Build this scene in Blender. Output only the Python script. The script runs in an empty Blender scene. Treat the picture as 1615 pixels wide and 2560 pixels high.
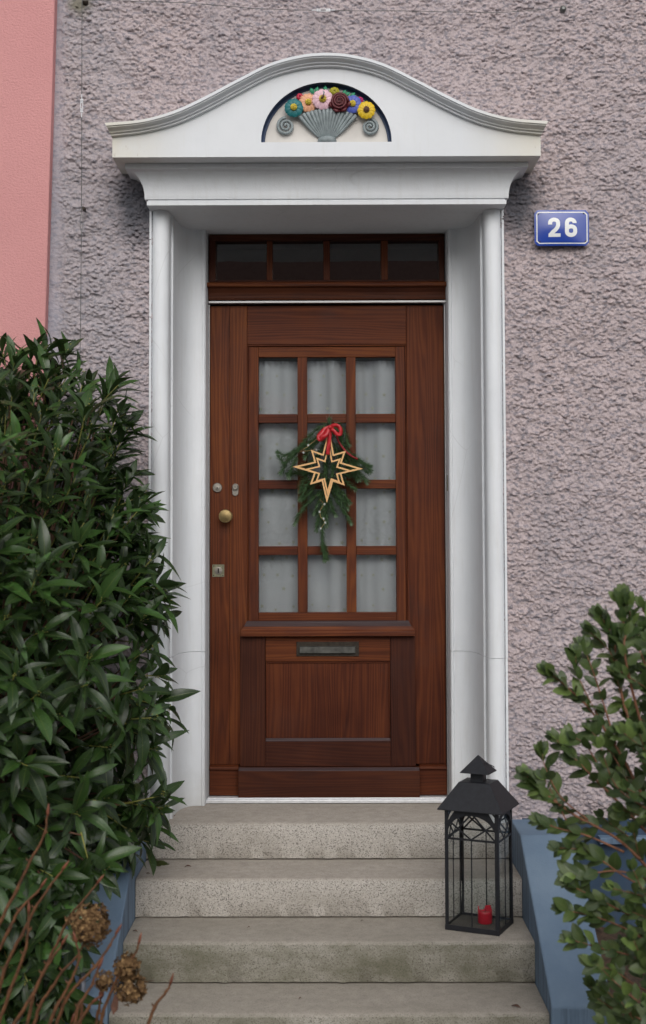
import bpy, bmesh, math, random
import numpy as np
from mathutils import Vector, Matrix, Euler
R = math.radians
sc = bpy.context.scene
COL = sc.collection

# ------------------------------------------------------------------ camera
CX, CZ, PIT, YAW, ROL, FPX, UX, UY = -0.00325, 1.08239, 0.04816, -0.00429, 0.00274, 3313.08, 801.91, 1181.53
def axes():
    f = Vector((math.sin(YAW)*math.cos(PIT), math.cos(YAW)*math.cos(PIT), math.sin(PIT)))
    r = Vector((math.cos(YAW), -math.sin(YAW), 0)); u = r.cross(f)
    c, s = math.cos(ROL), math.sin(ROL)
    return r*c-u*s, u*c+r*s, f
AR, AU, AF = axes()
CAMP = Vector((CX, -5.5, CZ))
def at(px, py, Y):
    """survey helper: the point at depth Y that the photo shows at px,py (full-size photo pixels)"""
    d = AF + AR*((px-UX)/FPX) + AU*((UY-py)/FPX)
    return CAMP + d*((Y+5.5)/d.y)
cam = bpy.data.cameras.new('camera'); co = bpy.data.objects.new('camera', cam); COL.objects.link(co)
co.matrix_world = Matrix(((AR.x, AU.x, -AF.x, CAMP.x), (AR.y, AU.y, -AF.y, CAMP.y), (AR.z, AU.z, -AF.z, CAMP.z), (0, 0, 0, 1)))
cam.sensor_fit = 'VERTICAL'; cam.sensor_height = 36; cam.lens = FPX/2560*36
cam.shift_x = (807.5-UX)/2560; cam.shift_y = -(1280-UY)/2560
cam.clip_start = .05; cam.clip_end = 500
cam.dof.use_dof = True; cam.dof.focus_distance = 5.3; cam.dof.aperture_fstop = 3.2
sc.camera = co

# ------------------------------------------------------------------ sky, sun, exposure
SUN_EL, SUN_AZ = R(34), R(176)          # azimuth measured from +Y towards +X: light comes from behind the camera, high up
w = bpy.data.worlds.new('World'); sc.world = w; w.use_nodes = True
nt = w.node_tree; nt.nodes.clear()
sky = nt.nodes.new('ShaderNodeTexSky'); sky.sky_type = 'NISHITA'; sky.sun_disc = False
sky.sun_elevation = SUN_EL; sky.sun_rotation = SUN_AZ; sky.air_density = 1.0; sky.dust_density = 3.0; sky.ozone_density = 1.0
hs = nt.nodes.new('ShaderNodeHueSaturation'); hs.inputs['Saturation'].default_value = .30
bgd = nt.nodes.new('ShaderNodeBackground'); bgd.inputs[1].default_value = .135
wo = nt.nodes.new('ShaderNodeOutputWorld')
nt.links.new(sky.outputs[0], hs.inputs['Color']); nt.links.new(hs.outputs[0], bgd.inputs[0]); nt.links.new(bgd.outputs[0], wo.inputs[0])
sun = bpy.data.lights.new('sun', 'SUN'); sun.energy = .95; sun.angle = R(60); sun.color = (1, .97, .94)
so = bpy.data.objects.new('sun', sun); COL.objects.link(so)
sd = Vector((math.sin(SUN_AZ)*math.cos(SUN_EL), math.cos(SUN_AZ)*math.cos(SUN_EL), math.sin(SUN_EL)))
so.rotation_euler = (-sd).to_track_quat('-Z', 'Y').to_euler()
sc.view_settings.view_transform = 'Standard'; sc.view_settings.look = 'None'
sc.view_settings.gamma = 1; sc.view_settings.use_curve_mapping = False
sc.view_settings.exposure = 0.05
sc.render.engine = 'CYCLES'

# ------------------------------------------------------------------ materials
class NT:
    def __init__(s, name):
        s.m = bpy.data.materials.new(name); s.m.use_nodes = True; s.t = s.m.node_tree; s.t.nodes.clear()
        s.out = s.n('ShaderNodeOutputMaterial'); s.b = s.n('ShaderNodeBsdfPrincipled'); s.l(s.b.outputs[0], s.out.inputs[0])
    def n(s, t, **k):
        o = s.t.nodes.new(t)
        for a, v in k.items(): setattr(o, a, v)
        return o
    def l(s, a, b): s.t.links.new(a, b)
    def val(s, sock, v):
        if isinstance(v, bpy.types.NodeSocket): s.l(v, sock)
        elif isinstance(v, (tuple, list)) and len(v) == 3 and sock.type == 'RGBA': sock.default_value = (*v, 1)
        else: sock.default_value = v
    def noise(s, vec, scale, detail=4, rough=.55, dist=0):
        o = s.n('ShaderNodeTexNoise'); s.l(vec, o.inputs['Vector'])
        o.inputs['Scale'].default_value = scale; o.inputs['Detail'].default_value = detail
        o.inputs['Roughness'].default_value = rough; o.inputs['Distortion'].default_value = dist
        return o.outputs[0]
    def vor(s, vec, scale, feature='F1', out=0):
        o = s.n('ShaderNodeTexVoronoi', feature=feature); s.l(vec, o.inputs['Vector']); o.inputs['Scale'].default_value = scale
        return o.outputs[out]
    def ramp(s, fac, stops, interp='LINEAR'):
        o = s.n('ShaderNodeValToRGB'); o.color_ramp.interpolation = interp; e = o.color_ramp.elements
        while len(e) < len(stops): e.new(.5)
        for i, (p, c) in enumerate(stops):
            e[i].position = p; e[i].color = (*c, 1) if isinstance(c, (tuple, list)) else (c, c, c, 1)
        s.l(fac, o.inputs[0]); return o.outputs[0]
    def mix(s, fac, a, b, mode='MIX'):
        o = s.n('ShaderNodeMix', data_type='RGBA', blend_type=mode)
        s.val(o.inputs[0], fac); s.val(o.inputs[6], a); s.val(o.inputs[7], b); return o.outputs[2]
    def math(s, op, a, b=0., c=0.):
        o = s.n('ShaderNodeMath', operation=op); s.val(o.inputs[0], a); s.val(o.inputs[1], b); s.val(o.inputs[2], c); return o.outputs[0]
    def coord(s, kind='Object', scale=(1, 1, 1), rnd=0, rot=(0, 0, 0)):
        tc = s.n('ShaderNodeTexCoord'); mp = s.n('ShaderNodeMapping'); mp.inputs['Scale'].default_value = scale
        mp.inputs['Rotation'].default_value = rot
        src = tc.outputs[kind]
        if rnd:
            oi = s.n('ShaderNodeObjectInfo'); vm = s.n('ShaderNodeVectorMath', operation='SCALE')
            vm.inputs[0].default_value = (rnd, rnd*.7, rnd*1.3); s.l(oi.outputs['Random'], vm.inputs['Scale'])
            va = s.n('ShaderNodeVectorMath', operation='ADD'); s.l(src, va.inputs[0]); s.l(vm.outputs[0], va.inputs[1]); src = va.outputs[0]
        s.l(src, mp.inputs['Vector']); return mp.outputs[0]
    def bump(s, h, strength=.5, dist=.001, normal=None):
        o = s.n('ShaderNodeBump'); s.l(h, o.inputs['Height']); o.inputs['Strength'].default_value = strength; o.inputs['Distance'].default_value = dist
        if normal is not None: s.l(normal, o.inputs['Normal'])
        s.l(o.outputs[0], s.b.inputs['Normal']); return o.outputs[0]
    def base(s, c=None, rough=None, metal=None, spec=None):
        if c is not None: s.val(s.b.inputs['Base Color'], c)
        if rough is not None: s.val(s.b.inputs['Roughness'], rough)
        if metal is not None: s.val(s.b.inputs['Metallic'], metal)
        if spec is not None: s.val(s.b.inputs['Specular IOR Level'], spec)
        return s.m

def m_simple(name, c, rough=.5, metal=0., var=.12, scale=40, bump=0., spec=.5):
    s = NT(name); v = s.coord(); n = s.noise(v, scale, 5)
    lo = tuple(x*(1-var) for x in c); hi = tuple(min(1, x*(1+var)) for x in c)
    s.base(s.ramp(n, [(.3, lo), (.7, hi)]), rough, metal, spec)
    if bump: s.bump(n, .5, bump)
    return s.m

def m_wood(name, horiz=False, dark=(.036, .0085, .0038), mid=(.096, .0245, .0085), light=(.165, .050, .0145), grey=0.):
    s = NT(name)
    a, b = (.9, 15) if horiz else (15, .9)
    v = s.coord(scale=(a, 15, b), rnd=37)
    # growth rings cut lengthwise: long cathedral figures, never even stripes
    ra, rb = (.55, 9) if horiz else (9, .55)
    vr = s.coord(scale=(ra, 9, rb), rnd=23); wn = s.noise(vr, 1.1, 3, .5)
    vo = s.n('ShaderNodeVectorMath', operation='SCALE'); s.l(vr, vo.inputs[0]); vo.inputs['Scale'].default_value = 1.
    dd = s.n('ShaderNodeCombineXYZ'); s.l(wn, dd.inputs[0]); s.l(wn, dd.inputs[1]); s.l(wn, dd.inputs[2])
    va = s.n('ShaderNodeVectorMath', operation='ADD'); s.l(vr, va.inputs[0]); s.l(dd.outputs[0], va.inputs[1])
    wv = s.n('ShaderNodeTexWave', wave_type='RINGS', rings_direction='X' if horiz else 'Z', wave_profile='SIN')
    s.l(va.outputs[0], wv.inputs['Vector']); wv.inputs['Scale'].default_value = 2.6; wv.inputs['Distortion'].default_value = 3.2
    wv.inputs['Detail'].default_value = 3; wv.inputs['Detail Scale'].default_value = .8; wv.inputs['Detail Roughness'].default_value = .6
    n1 = s.noise(v, 1.2, 6, .6, .6)
    a2, b2 = (3, 260) if horiz else (260, 3)
    v2 = s.coord(scale=(a2, 260, b2), rnd=11); fib = s.noise(v2, 1, 3, .6)
    big = s.noise(s.coord(rnd=5), 3.2, 4)
    f = s.math('ADD', s.math('MULTIPLY', wv.outputs['Fac'], .17), s.math('MULTIPLY', n1, .48))
    f = s.math('ADD', f, s.math('MULTIPLY', fib, .22)); f = s.math('ADD', f, s.math('MULTIPLY', big, .42)); f = s.math('MULTIPLY', f, .80)
    col = s.ramp(f, [(.30, dark), (.50, mid), (.72, light)])
    # each board a little different, and browner/greyer wear patches
    oi = s.n('ShaderNodeObjectInfo')
    tone = s.ramp(oi.outputs['Random'], [(0, (.82, .74, .74)), (.5, (.98, .96, .96)), (1, (1.12, 1.14, 1.02))])
    col = s.mix(1., col, tone, 'MULTIPLY')
    wear = s.ramp(s.noise(s.coord(rnd=3), 6, 5), [(.55, 0.), (.8, .35)])
    col = s.mix(wear, col, (.055, .028, .024))
    wz_ = s.n('ShaderNodeSeparateXYZ'); s.l(s.coord(), wz_.inputs[0])      # darker towards the bottom, edge broken by noise
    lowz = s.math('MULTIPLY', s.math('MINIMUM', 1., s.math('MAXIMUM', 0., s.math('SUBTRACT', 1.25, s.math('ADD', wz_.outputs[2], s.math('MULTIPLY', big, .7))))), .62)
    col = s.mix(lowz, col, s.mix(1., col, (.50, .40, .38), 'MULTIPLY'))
    if grey:
        g = s.ramp(s.noise(v2, .6, 4), [(.3, .4*grey), (.65, grey)]); col = s.mix(g, col, (.085, .072, .078))
    s.base(col, s.ramp(big, [(.3, .48), (.7, .64)]), 0, .17)
    s.bump(s.math('ADD', fib, s.math('MULTIPLY', wv.outputs['Fac'], .3)), .5 if not grey else 1., .0006 if not grey else .002)
    return s.m

M = {}
def build_materials():
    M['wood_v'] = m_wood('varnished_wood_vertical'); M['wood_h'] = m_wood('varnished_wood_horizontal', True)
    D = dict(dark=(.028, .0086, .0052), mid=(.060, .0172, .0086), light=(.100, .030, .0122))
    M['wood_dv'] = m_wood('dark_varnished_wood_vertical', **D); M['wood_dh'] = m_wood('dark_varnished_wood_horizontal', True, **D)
    M['wood_grey'] = m_wood('weathered_wood', True, grey=.75, **D)
    # white paint
    s = NT('white_masonry_paint'); v = s.coord('Object')
    n = s.noise(v, 2.5, 6, .6); n2 = s.noise(s.coord('Object', (9, 9, 1.0)), 5, 5, .65); n3 = s.noise(v, 220, 3)
    c = s.ramp(n, [(.3, (.70, .725, .755)), (.7, (.775, .80, .825))])
    c = s.mix(s.ramp(n2, [(.50, 0.), (.80, .26)]), c, (.54, .53, .49))
    sz_ = s.n('ShaderNodeSeparateXYZ'); s.l(v, sz_.inputs[0]); spl = s.math('MINIMUM', 1., s.math('MAXIMUM', 0., s.math('SUBTRACT', .62, s.math('ADD', s.math('MULTIPLY', sz_.outputs[2], 2.2), s.math('MULTIPLY', s.noise(v, 9, 5, .7), .55)))))
    c = s.mix(spl, c, (.36, .34, .29))
    ck = s.ramp(s.vor(s.coord('Object', (1, 1, .8)), 3.1, 'DISTANCE_TO_EDGE'), [(0, .28), (.005, 0.)]); ck = s.math('MULTIPLY', ck, s.ramp(s.noise(v, 1.9, 3), [(.50, 0.), (.56, 1.)])); c = s.mix(ck, c, (.36, .36, .36))
    sp = s.ramp(s.vor(v, 30), [(.0, 1.), (.05, 0.)]); sp = s.math('MULTIPLY', sp, s.ramp(s.noise(v, 11, 2), [(.58, 0.), (.62, .6)]))
    c = s.mix(sp, c, (.25, .22, .18)); s.base(c, .55, 0, .4)
    s.bump(s.math('ADD', s.math('MULTIPLY', n3, .5), s.math('MULTIPLY', s.noise(v, 18, 5), 1.4)), .45, .0022); M['white'] = s.m
    # pediment paint with grime towards its two ends
    s = NT('white_paint_with_lichen_stain'); v = s.coord('Object')
    sx = s.n('ShaderNodeSeparateXYZ'); s.l(v, sx.inputs[0])
    ax = s.math('ABSOLUTE', sx.outputs[0])
    n = s.noise(v, 3, 6, .6); st = s.noise(s.coord('Object', (14, 14, 1.5)), 3, 6, .7)
    c = s.ramp(n, [(.3, (.66, .685, .715)), (.7, (.725, .745, .77))])
    e = s.math('SMOOTH_MIN', 1., s.math('MAXIMUM', 0., s.math('MULTIPLY', s.math('SUBTRACT', ax, .50), 3.4)), .1)
    e = s.math('MULTIPLY', e, s.ramp(s.noise(v, 7, 5), [(.25, .35), (.6, 1.)]))
    c = s.mix(e, c, (.68, .655, .58))
    d = s.math('MULTIPLY', s.ramp(s.noise(s.coord('Object', (26, 26, 12)), 1.6, 4, .6), [(.60, 0.), (.72, .55)]), s.math('GREATER_THAN', ax, .64))
    d = s.math('MULTIPLY', d, s.math('LESS_THAN', sx.outputs[2], 2.535)); c = s.mix(d, c, (.42, .36, .29))
    c = s.mix(s.ramp(st, [(.55, 0.), (.8, .22)]), c, (.55, .54, .48)); s.base(c, .55, 0, .4)
    s.bump(s.noise(v, 14, 6), .35, .003); M['ped'] = s.m
    # rough render, pinkish with scattered dark blue-grey flecks
    s = NT('pinkish_grey_roughcast'); v = s.coord('Object')
    at_ = s.n('ShaderNodeAttribute', attribute_name='lump'); L = at_.outputs['Fac']
    big = s.noise(v, 1.7, 5, .6); med = s.noise(s.coord('Object', (1, 1, 1.6)), 46, 4, .6); fine = s.noise(v, 170, 3, .6)
    c = s.ramp(fine, [(.3, (.39, .325, .333)), (.7, (.54, .452, .45))])
    f = s.ramp(med, [(.50, 0.), (.60, .80)])
    c = s.mix(f, c, (.20, .19, .215))
    c = s.mix(s.ramp(big, [(.40, 0.), (.70, .30)]), c, (.32, .305, .34))
    sx = s.n('ShaderNodeSeparateXYZ'); s.l(v, sx.inputs[0])
    # bluish smooth strip by the pink wall
    eg = s.math('MULTIPLY', s.math('SUBTRACT', -.985, s.math('ADD', sx.outputs[0], s.math('MULTIPLY', s.noise(v, 6, 4), .06))), 14); eg = s.math('MINIMUM', 1., s.math('MAXIMUM', 0., eg))
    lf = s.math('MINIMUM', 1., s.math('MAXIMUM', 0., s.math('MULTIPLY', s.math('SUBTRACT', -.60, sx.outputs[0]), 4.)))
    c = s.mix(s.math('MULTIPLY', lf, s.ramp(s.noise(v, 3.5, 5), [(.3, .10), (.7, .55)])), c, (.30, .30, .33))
    rain = s.ramp(s.noise(s.coord('Object', (7, 7, .8)), 1.5, 5, .6), [(.52, 0.), (.75, .35)]); c = s.mix(rain, c, (.24, .23, .25))
    c = s.mix(s.math('MULTIPLY', eg, .55), c, (.36, .38, .46))
    # soot under the cornice ends and round the wire anchor
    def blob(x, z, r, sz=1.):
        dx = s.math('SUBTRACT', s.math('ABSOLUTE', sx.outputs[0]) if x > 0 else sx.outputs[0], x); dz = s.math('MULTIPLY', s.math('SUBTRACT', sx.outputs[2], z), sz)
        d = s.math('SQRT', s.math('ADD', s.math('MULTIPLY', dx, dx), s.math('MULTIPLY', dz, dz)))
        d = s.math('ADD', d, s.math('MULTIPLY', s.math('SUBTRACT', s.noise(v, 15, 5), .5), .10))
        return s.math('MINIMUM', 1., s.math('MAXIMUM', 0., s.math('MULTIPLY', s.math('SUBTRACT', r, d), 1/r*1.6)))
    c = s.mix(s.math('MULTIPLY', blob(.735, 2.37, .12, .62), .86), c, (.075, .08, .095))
    c = s.mix(s.math('MULTIPLY', blob(-.955, 3.165, .055), .85), c, (.17, .16, .115))
    s.base(c, .92, 0, .15)
    s.bump(s.math('ADD', s.math('MULTIPLY', med, .8), s.math('MULTIPLY', fine, .5)), .8, .004); M['rough'] = s.m
    # pink fine stucco
    s = NT('pink_fine_stucco'); v = s.coord('Object'); n = s.noise(v, 1.2, 5); g = s.noise(v, 260, 4, .7); g2 = s.noise(s.coord('Object', (1, 1, 1.5)), 95, 3)
    c = s.ramp(n, [(.3, (.60, .285, .285)), (.7, (.66, .325, .32))]); s.base(s.mix(s.ramp(g, [(.3, .20), (.6, 0.)]), c, (.50, .20, .19)), .9, 0, .2)
    s.bump(s.math('ADD', g, s.math('MULTIPLY', g2, 1.3)), .8, .0035); M['pink'] = s.m
    # granite
    for key, mossy in (('granite', 0), ('granite_moss', 1)):
        s = NT('speckled_granite' + ('_mossy' if mossy else '')); v = s.coord('Object', rnd=3)
        g = s.vor(v, 330, out=1); gm = s.n('ShaderNodeSeparateColor'); s.l(g, gm.inputs[0])
        f2 = s.noise(v, 420, 2, .7)
        c = s.ramp(gm.outputs[0], [(0, (.16, .15, .135)), (.12, (.27, .25, .225)), (.24, (.46, .425, .38)), (.62, (.51, .475, .43)), (1, (.62, .58, .53))])
        geo = s.n('ShaderNodeNewGeometry'); sn = s.n('ShaderNodeSeparateXYZ'); s.l(geo.outputs['True Normal'], sn.inputs[0])
        up = s.ramp(sn.outputs[2], [(.3, 0.), (.8, 1.)])
        big = s.noise(s.coord('Object', (.7, 1, 2)), 5, 6, .6); st = s.noise(v, 26, 4, .6)
        c = s.mix(s.math('MULTIPLY', up, .72), c, s.ramp(st, [(.3, (.31, .275, .235)), (.7, (.44, .39, .335))]))
        c = s.mix(s.ramp(big, [(.42, 0.), (.75, .4)]), c, (.30, .27, .225))
        if mossy:
            mo = s.math('MULTIPLY', s.ramp(s.noise(s.coord('Object', (.8, 1, 1.6)), 6.5, 6, .65), [(.30, .35), (.64, 1.)]), s.math('SUBTRACT', 1., s.math('MULTIPLY', up, .80)))
            c = s.mix(s.math('MULTIPLY', mo, .85), c, (.125, .120, .075)); c = s.mix(.08, c, (.10, .10, .07))
        s.base(c, .85, 0, .25)
        h = s.math('ADD', s.math('MULTIPLY', gm.outputs[1], .6), s.math('MULTIPLY', f2, 1.)); h = s.math('MULTIPLY', h, s.math('SUBTRACT', 1.15, s.math('MULTIPLY', up, .75)))
        s.bump(s.math('ADD', h, s.math('MULTIPLY', st, .6)), .7, .0020); M[key] = s.m
    # blue painted masonry
    s = NT('blue_masonry_paint'); v = s.coord('Object'); n = s.noise(v, 3, 6, .6); g = s.noise(v, 120, 4, .6)
    st = s.noise(s.coord('Object', (30, 30, 1.6)), 1.4, 4, .6)
    c = s.ramp(n, [(.3, (.120, .180, .260)), (.5, (.150, .215, .295)), (.72, (.190, .260, .340))])
    geo = s.n('ShaderNodeNewGeometry'); sn = s.n('ShaderNodeSeparateXYZ'); s.l(geo.outputs['True Normal'], sn.inputs[0])
    drip = s.math('MULTIPLY', s.ramp(st, [(.45, 0.), (.62, .55)]), s.math('LESS_THAN', s.math('ABSOLUTE', sn.outputs[2]), .3))
    c = s.mix(drip, c, (.045, .062, .095)); sp = s.ramp(s.vor(v, 40), [(.0, .8), (.05, 0.)]); c = s.mix(s.math('MULTIPLY', sp, s.ramp(s.noise(v, 9, 2), [(.52, 0.), (.6, .8)])), c, (.05, .05, .06))
    s.base(c, .75, 0, .3); s.bump(s.math('ADD', s.math('MULTIPLY', g, .7), s.math('MULTIPLY', n, 2)), .5, .003); M['blue'] = s.m
    s2 = s.m.copy(); s2.name = 'blue_paint_shaded'; M['blue_shaded'] = s2  # same blue for the plinth, its shade painted in as a darker copy
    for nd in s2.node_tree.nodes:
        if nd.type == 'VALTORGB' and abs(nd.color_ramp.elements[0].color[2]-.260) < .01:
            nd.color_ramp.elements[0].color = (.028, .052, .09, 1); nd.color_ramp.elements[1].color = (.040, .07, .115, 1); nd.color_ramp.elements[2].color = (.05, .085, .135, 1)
    # glass
    s = NT('window_glass'); s.t.nodes.remove(s.b)
    tr = s.n('ShaderNodeBsdfTransparent'); tr.inputs[0].default_value = (.94, .955, .96, 1); gl = s.n('ShaderNodeBsdfGlossy'); gl.inputs['Roughness'].default_value = .012
    fr = s.n('ShaderNodeFresnel'); fr.inputs[0].default_value = 1.52
    nb = s.n('ShaderNodeBump'); nb.inputs['Strength'].default_value = .25; nb.inputs['Distance'].default_value = .002; s.l(s.noise(s.coord('Object', rnd=9), 7, 2), nb.inputs['Height'])
    s.l(nb.outputs[0], gl.inputs['Normal'])
    f = s.math('MULTIPLY', fr.outputs[0], 2.4); mx = s.n('ShaderNodeMixShader'); s.l(f, mx.inputs[0]); s.l(tr.outputs[0], mx.inputs[1]); s.l(gl.outputs[0], mx.inputs[2]); s.l(mx.outputs[0], s.out.inputs[0]); M['glass'] = s.m
    s = NT('thin_clear_glass'); s.t.nodes.remove(s.b)
    tr = s.n('ShaderNodeBsdfTransparent'); tr.inputs[0].default_value = (.955, .965, .965, 1); gl = s.n('ShaderNodeBsdfGlossy'); gl.inputs['Roughness'].default_value = .02
    lw = s.n('ShaderNodeLayerWeight'); lw.inputs[0].default_value = .5; mx = s.n('ShaderNodeMixShader'); s.l(s.math('MULTIPLY_ADD', s.math('POWER', lw.outputs['Facing'], 5.), .55, .025), mx.inputs[0]); s.l(tr.outputs[0], mx.inputs[1]); s.l(gl.outputs[0], mx.inputs[2]); s.l(mx.outputs[0], s.out.inputs[0]); M['glass_l'] = s.m
    # curtain
    s = NT('white_voile'); v = s.coord('Object'); wv = s.noise(s.coord('Object', (900, 1, 900)), 1, 2)
    s.base(s.ramp(s.noise(v, 4, 3), [(.3, (.84, .855, .87)), (.7, (.90, .91, .93))]), .9, 0, .1)
    tl = s.n('ShaderNodeBsdfTranslucent'); tl.inputs[0].default_value = (.7, .72, .72, 1); tp = s.n('ShaderNodeBsdfTransparent')
    m1 = s.n('ShaderNodeMixShader'); m1.inputs[0].default_value = .12; s.l(s.b.outputs[0], m1.inputs[1]); s.l(tl.outputs[0], m1.inputs[2])
    m2 = s.n('ShaderNodeMixShader'); fo_ = s.n('ShaderNodeAttribute', attribute_name='fold_bands'); s.l(s.math('MINIMUM', .8, s.math('ADD', s.ramp(wv, [(.4, .0), (.6, .08)]), fo_.outputs['Fac'])), m2.inputs[0]); s.l(m1.outputs[0], m2.inputs[1]); s.l(tp.outputs[0], m2.inputs[2]); s.l(m2.outputs[0], s.out.inputs[0]); M['voile'] = s.m
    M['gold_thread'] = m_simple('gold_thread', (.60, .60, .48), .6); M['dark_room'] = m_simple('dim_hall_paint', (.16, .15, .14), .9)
    # leaves (uv: x across, y along)
    def leafmat(name, a, b, rib, rough, under, ribw=.035):
        s = NT(name); tc = s.n('ShaderNodeTexCoord'); sx = s.n('ShaderNodeSeparateXYZ'); s.l(tc.outputs['UV'], sx.inputs[0])
        geo = s.n('ShaderNodeNewGeometry'); pos = s.n('ShaderNodeVectorMath', operation='SCALE'); s.l(geo.outputs['Position'], pos.inputs[0]); pos.inputs['Scale'].default_value = 1
        big = s.noise(pos.outputs[0], 9, 3); rn = s.n('ShaderNodeAttribute', attribute_name='tone')
        oi = s.n('ShaderNodeObjectInfo')
        f = s.math('FRACT', s.math('ADD', s.math('ADD', rn.outputs['Fac'], oi.outputs['Random']), s.math('MULTIPLY', big, .7)))
        c = s.ramp(f, [(0, a), (.55, tuple((x+y)/2 for x, y in zip(a, b))), (.88, b), (.955, tuple(1.7*x for x in b)), (1, a)])
        d = s.math('ABSOLUTE', s.math('SUBTRACT', sx.outputs[0], .5)); r = s.ramp(d, [(0, 1.), (ribw, 0.)])
        vein = s.n('ShaderNodeTexWave', wave_type='BANDS', bands_direction='Y'); mpv = s.n('ShaderNodeCombineXYZ'); s.l(sx.outputs[0], mpv.inputs[0])
        s.l(s.math('SUBTRACT', sx.outputs[1], s.math('MULTIPLY', d, .7)), mpv.inputs[1]); s.l(mpv.outputs[0], vein.inputs['Vector']); vein.inputs['Scale'].default_value = 4.5
        c = s.mix(s.math('MULTIPLY', vein.outputs['Fac'], .22), c, rib); c = s.mix(s.math('MULTIPLY', r, .75), c, rib)
        c = s.mix(s.math('MULTIPLY', geo.outputs['Backfacing'], .65), c, under)
        s.base(c, s.ramp(big, [(.3, rough*.75), (.7, rough*1.3)]), 0, .46); s.bump(s.math('ADD', s.math('MULTIPLY', r, -1.), s.math('MULTIPLY', vein.outputs['Fac'], .4)), .35, .0012)
        tl = s.n('ShaderNodeBsdfTranslucent'); s.l(s.mix(.5, c, (.10, .20, .03)), tl.inputs[0]); mx = s.n('ShaderNodeMixShader'); mx.inputs[0].default_value = .12
        s.l(s.b.outputs[0], mx.inputs[1]); s.l(tl.outputs[0], mx.inputs[2]); s.l(mx.outputs[0], s.out.inputs[0]); return s.m
    M['laurel'] = leafmat('glossy_laurel_leaf', (.0060, .019, .0080), (.034, .086, .020), (.11, .15, .034), .24, (.040, .066, .030))
    M['box'] = leafmat('privet_leaf', (.022, .050, .015), (.082, .125, .032), (.13, .15, .05), .33, (.085, .120, .062), .03)
    M['shoot'] = m_simple('yellow_green_shoot', (.20, .20, .04), .6); M['bark'] = m_simple('brown_bark', (.10, .05, .028), .85, bump=.002, scale=90)
    M['twig_red'] = m_simple('reddish_twig', (.20, .085, .045), .7, scale=60, var=.35); M['cane'] = m_simple('hydrangea_cane', (.125, .052, .020), .6, scale=55, var=.5, bump=.001)
    M['bud'] = m_simple('hydrangea_bud', (.17, .055, .028), .55, scale=80, var=.4)
    s = NT('dried_petals'); geo = s.n('ShaderNodeNewGeometry'); v = geo.outputs['Position']; s.base(s.ramp(s.noise(v, 75, 3, .6), [(.3, (.055, .028, .012)), (.55, (.18, .105, .048)), (.72, (.42, .27, .12))]), .85, 0, .2); M['petal'] = s.m
    M['fir'] = m_simple('fir_needles', (.050, .100, .038), .5, scale=320, var=.7); M['fir_bark'] = m_simple('fir_twig_bark', (.10, .065, .035), .8)
    M['pale_wood'] = m_simple('pale_birch_ply', (.68, .40, .17), .6, scale=30, var=.07); M['ribbon'] = m_simple('red_satin_ribbon', (.42, .010, .016), .42, scale=50, var=.12)
    M['velvet'] = m_simple('dark_red_ribbon', (.20, .006, .010), .7)
    M['black'] = m_simple('black_painted_steel', (.013, .014, .018), .52, scale=60, var=.3, spec=.4); M['blk_floor'] = m_simple('dusty_lantern_floor', (.06, .055, .045), .8)
    M['wax'] = m_simple('red_wax', (.42, .008, .022), .35, scale=70, var=.15); M['wax_in'] = m_simple('pale_melted_wax', (.60, .16, .16), .4); M['wick'] = m_simple('burnt_wick', (.01, .01, .01), .9)
    M['alu'] = m_simple('brushed_aluminium', (.46, .46, .46), .5, 1., .06, 90); M['alu_w'] = m_simple('white_threshold_metal', (.74, .75, .77), .4, .3, .08, 60)
    M['post'] = m_simple('dull_grey_steel', (.16, .17, .20), .5, .4, .2, 60)
    M['steel'] = m_simple('worn_nickel', (.27, .25, .22), .5, 1., .12, 150); M['brass'] = m_simple('aged_brass', (.27, .20, .095), .48, 1., .15, 70)
    M['verdi'] = m_simple('tarnished_brass_plate', (.20, .195, .13), .6, .6, .3, 120); M['bronze'] = m_simple('dark_bronze', (.045, .036, .028), .55, .7, .3, 80)
    M['bronze_l'] = m_simple('worn_bronze_flap', (.060, .060, .054), .6, .6, .4, 45); M['hole'] = m_simple('keyhole_black', (.004, .004, .004), .9)
    M['enamel'] = m_simple('blue_enamel', (.020, .058, .33), .18, 0, .05, 8); M['enamel_w'] = m_simple('white_enamel', (.74, .76, .76), .2, 0, .03, 20)
    M['navy'] = m_simple('navy_blue_rim_paint', (.012, .035, .095), .5); M['niche'] = m_simple('cream_niche_paint', (.60, .575, .54), .7, var=.08, scale=12, bump=.002)
    M['basket'] = m_simple('blue_grey_relief_paint', (.235, .275, .285), .6, var=.2, scale=45)
    for k, c in dict(teal=(.010, .145, .16), peach=(.72, .37, .22), pinkf=(.72, .47, .54), rose=(.105, .012, .018), bluef=(.085, .12, .46), yellow=(.68, .46, .015), lime=(.40, .37, .03), redf=(.52, .03, .07), magenta=(.50, .03, .17), gleaf=(.02, .24, .12), core=(.62, .48, .05), corebrown=(.14, .07, .04)).items():
        M[k] = m_simple(k+'_relief_paint', c, .5, var=.12, scale=60)
    s = NT('bed_soil'); v = s.coord('Object'); n = s.noise(v, 14, 6, .7); s.base(s.ramp(n, [(.3, (.035, .024, .016)), (.7, (.13, .08, .05))]), .95); s.bump(n, .9, .03); M['soil'] = s.m
    M['asphalt'] = m_simple('asphalt', (.06, .06, .062), .9, scale=120, bump=.003); M['plaster_w'] = m_simple('pale_house_plaster', (.50, .50, .47), .9, scale=5); M['roof'] = m_simple('roof_tiles', (.16, .07, .05), .8, scale=9)
    M['shutter'] = m_simple('grey_shutter', (.45, .46, .50), .6); M['moss'] = m_simple('moss_green', (.075, .095, .025), .9, scale=200, var=.5); M['deadleaf'] = m_simple('brown_dead_leaf', (.12, .055, .035), .8, scale=80, var=.4)
    M['hedge'] = m_simple('hedge_green', (.025, .05, .02), .8, scale=20, var=.5)
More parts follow.
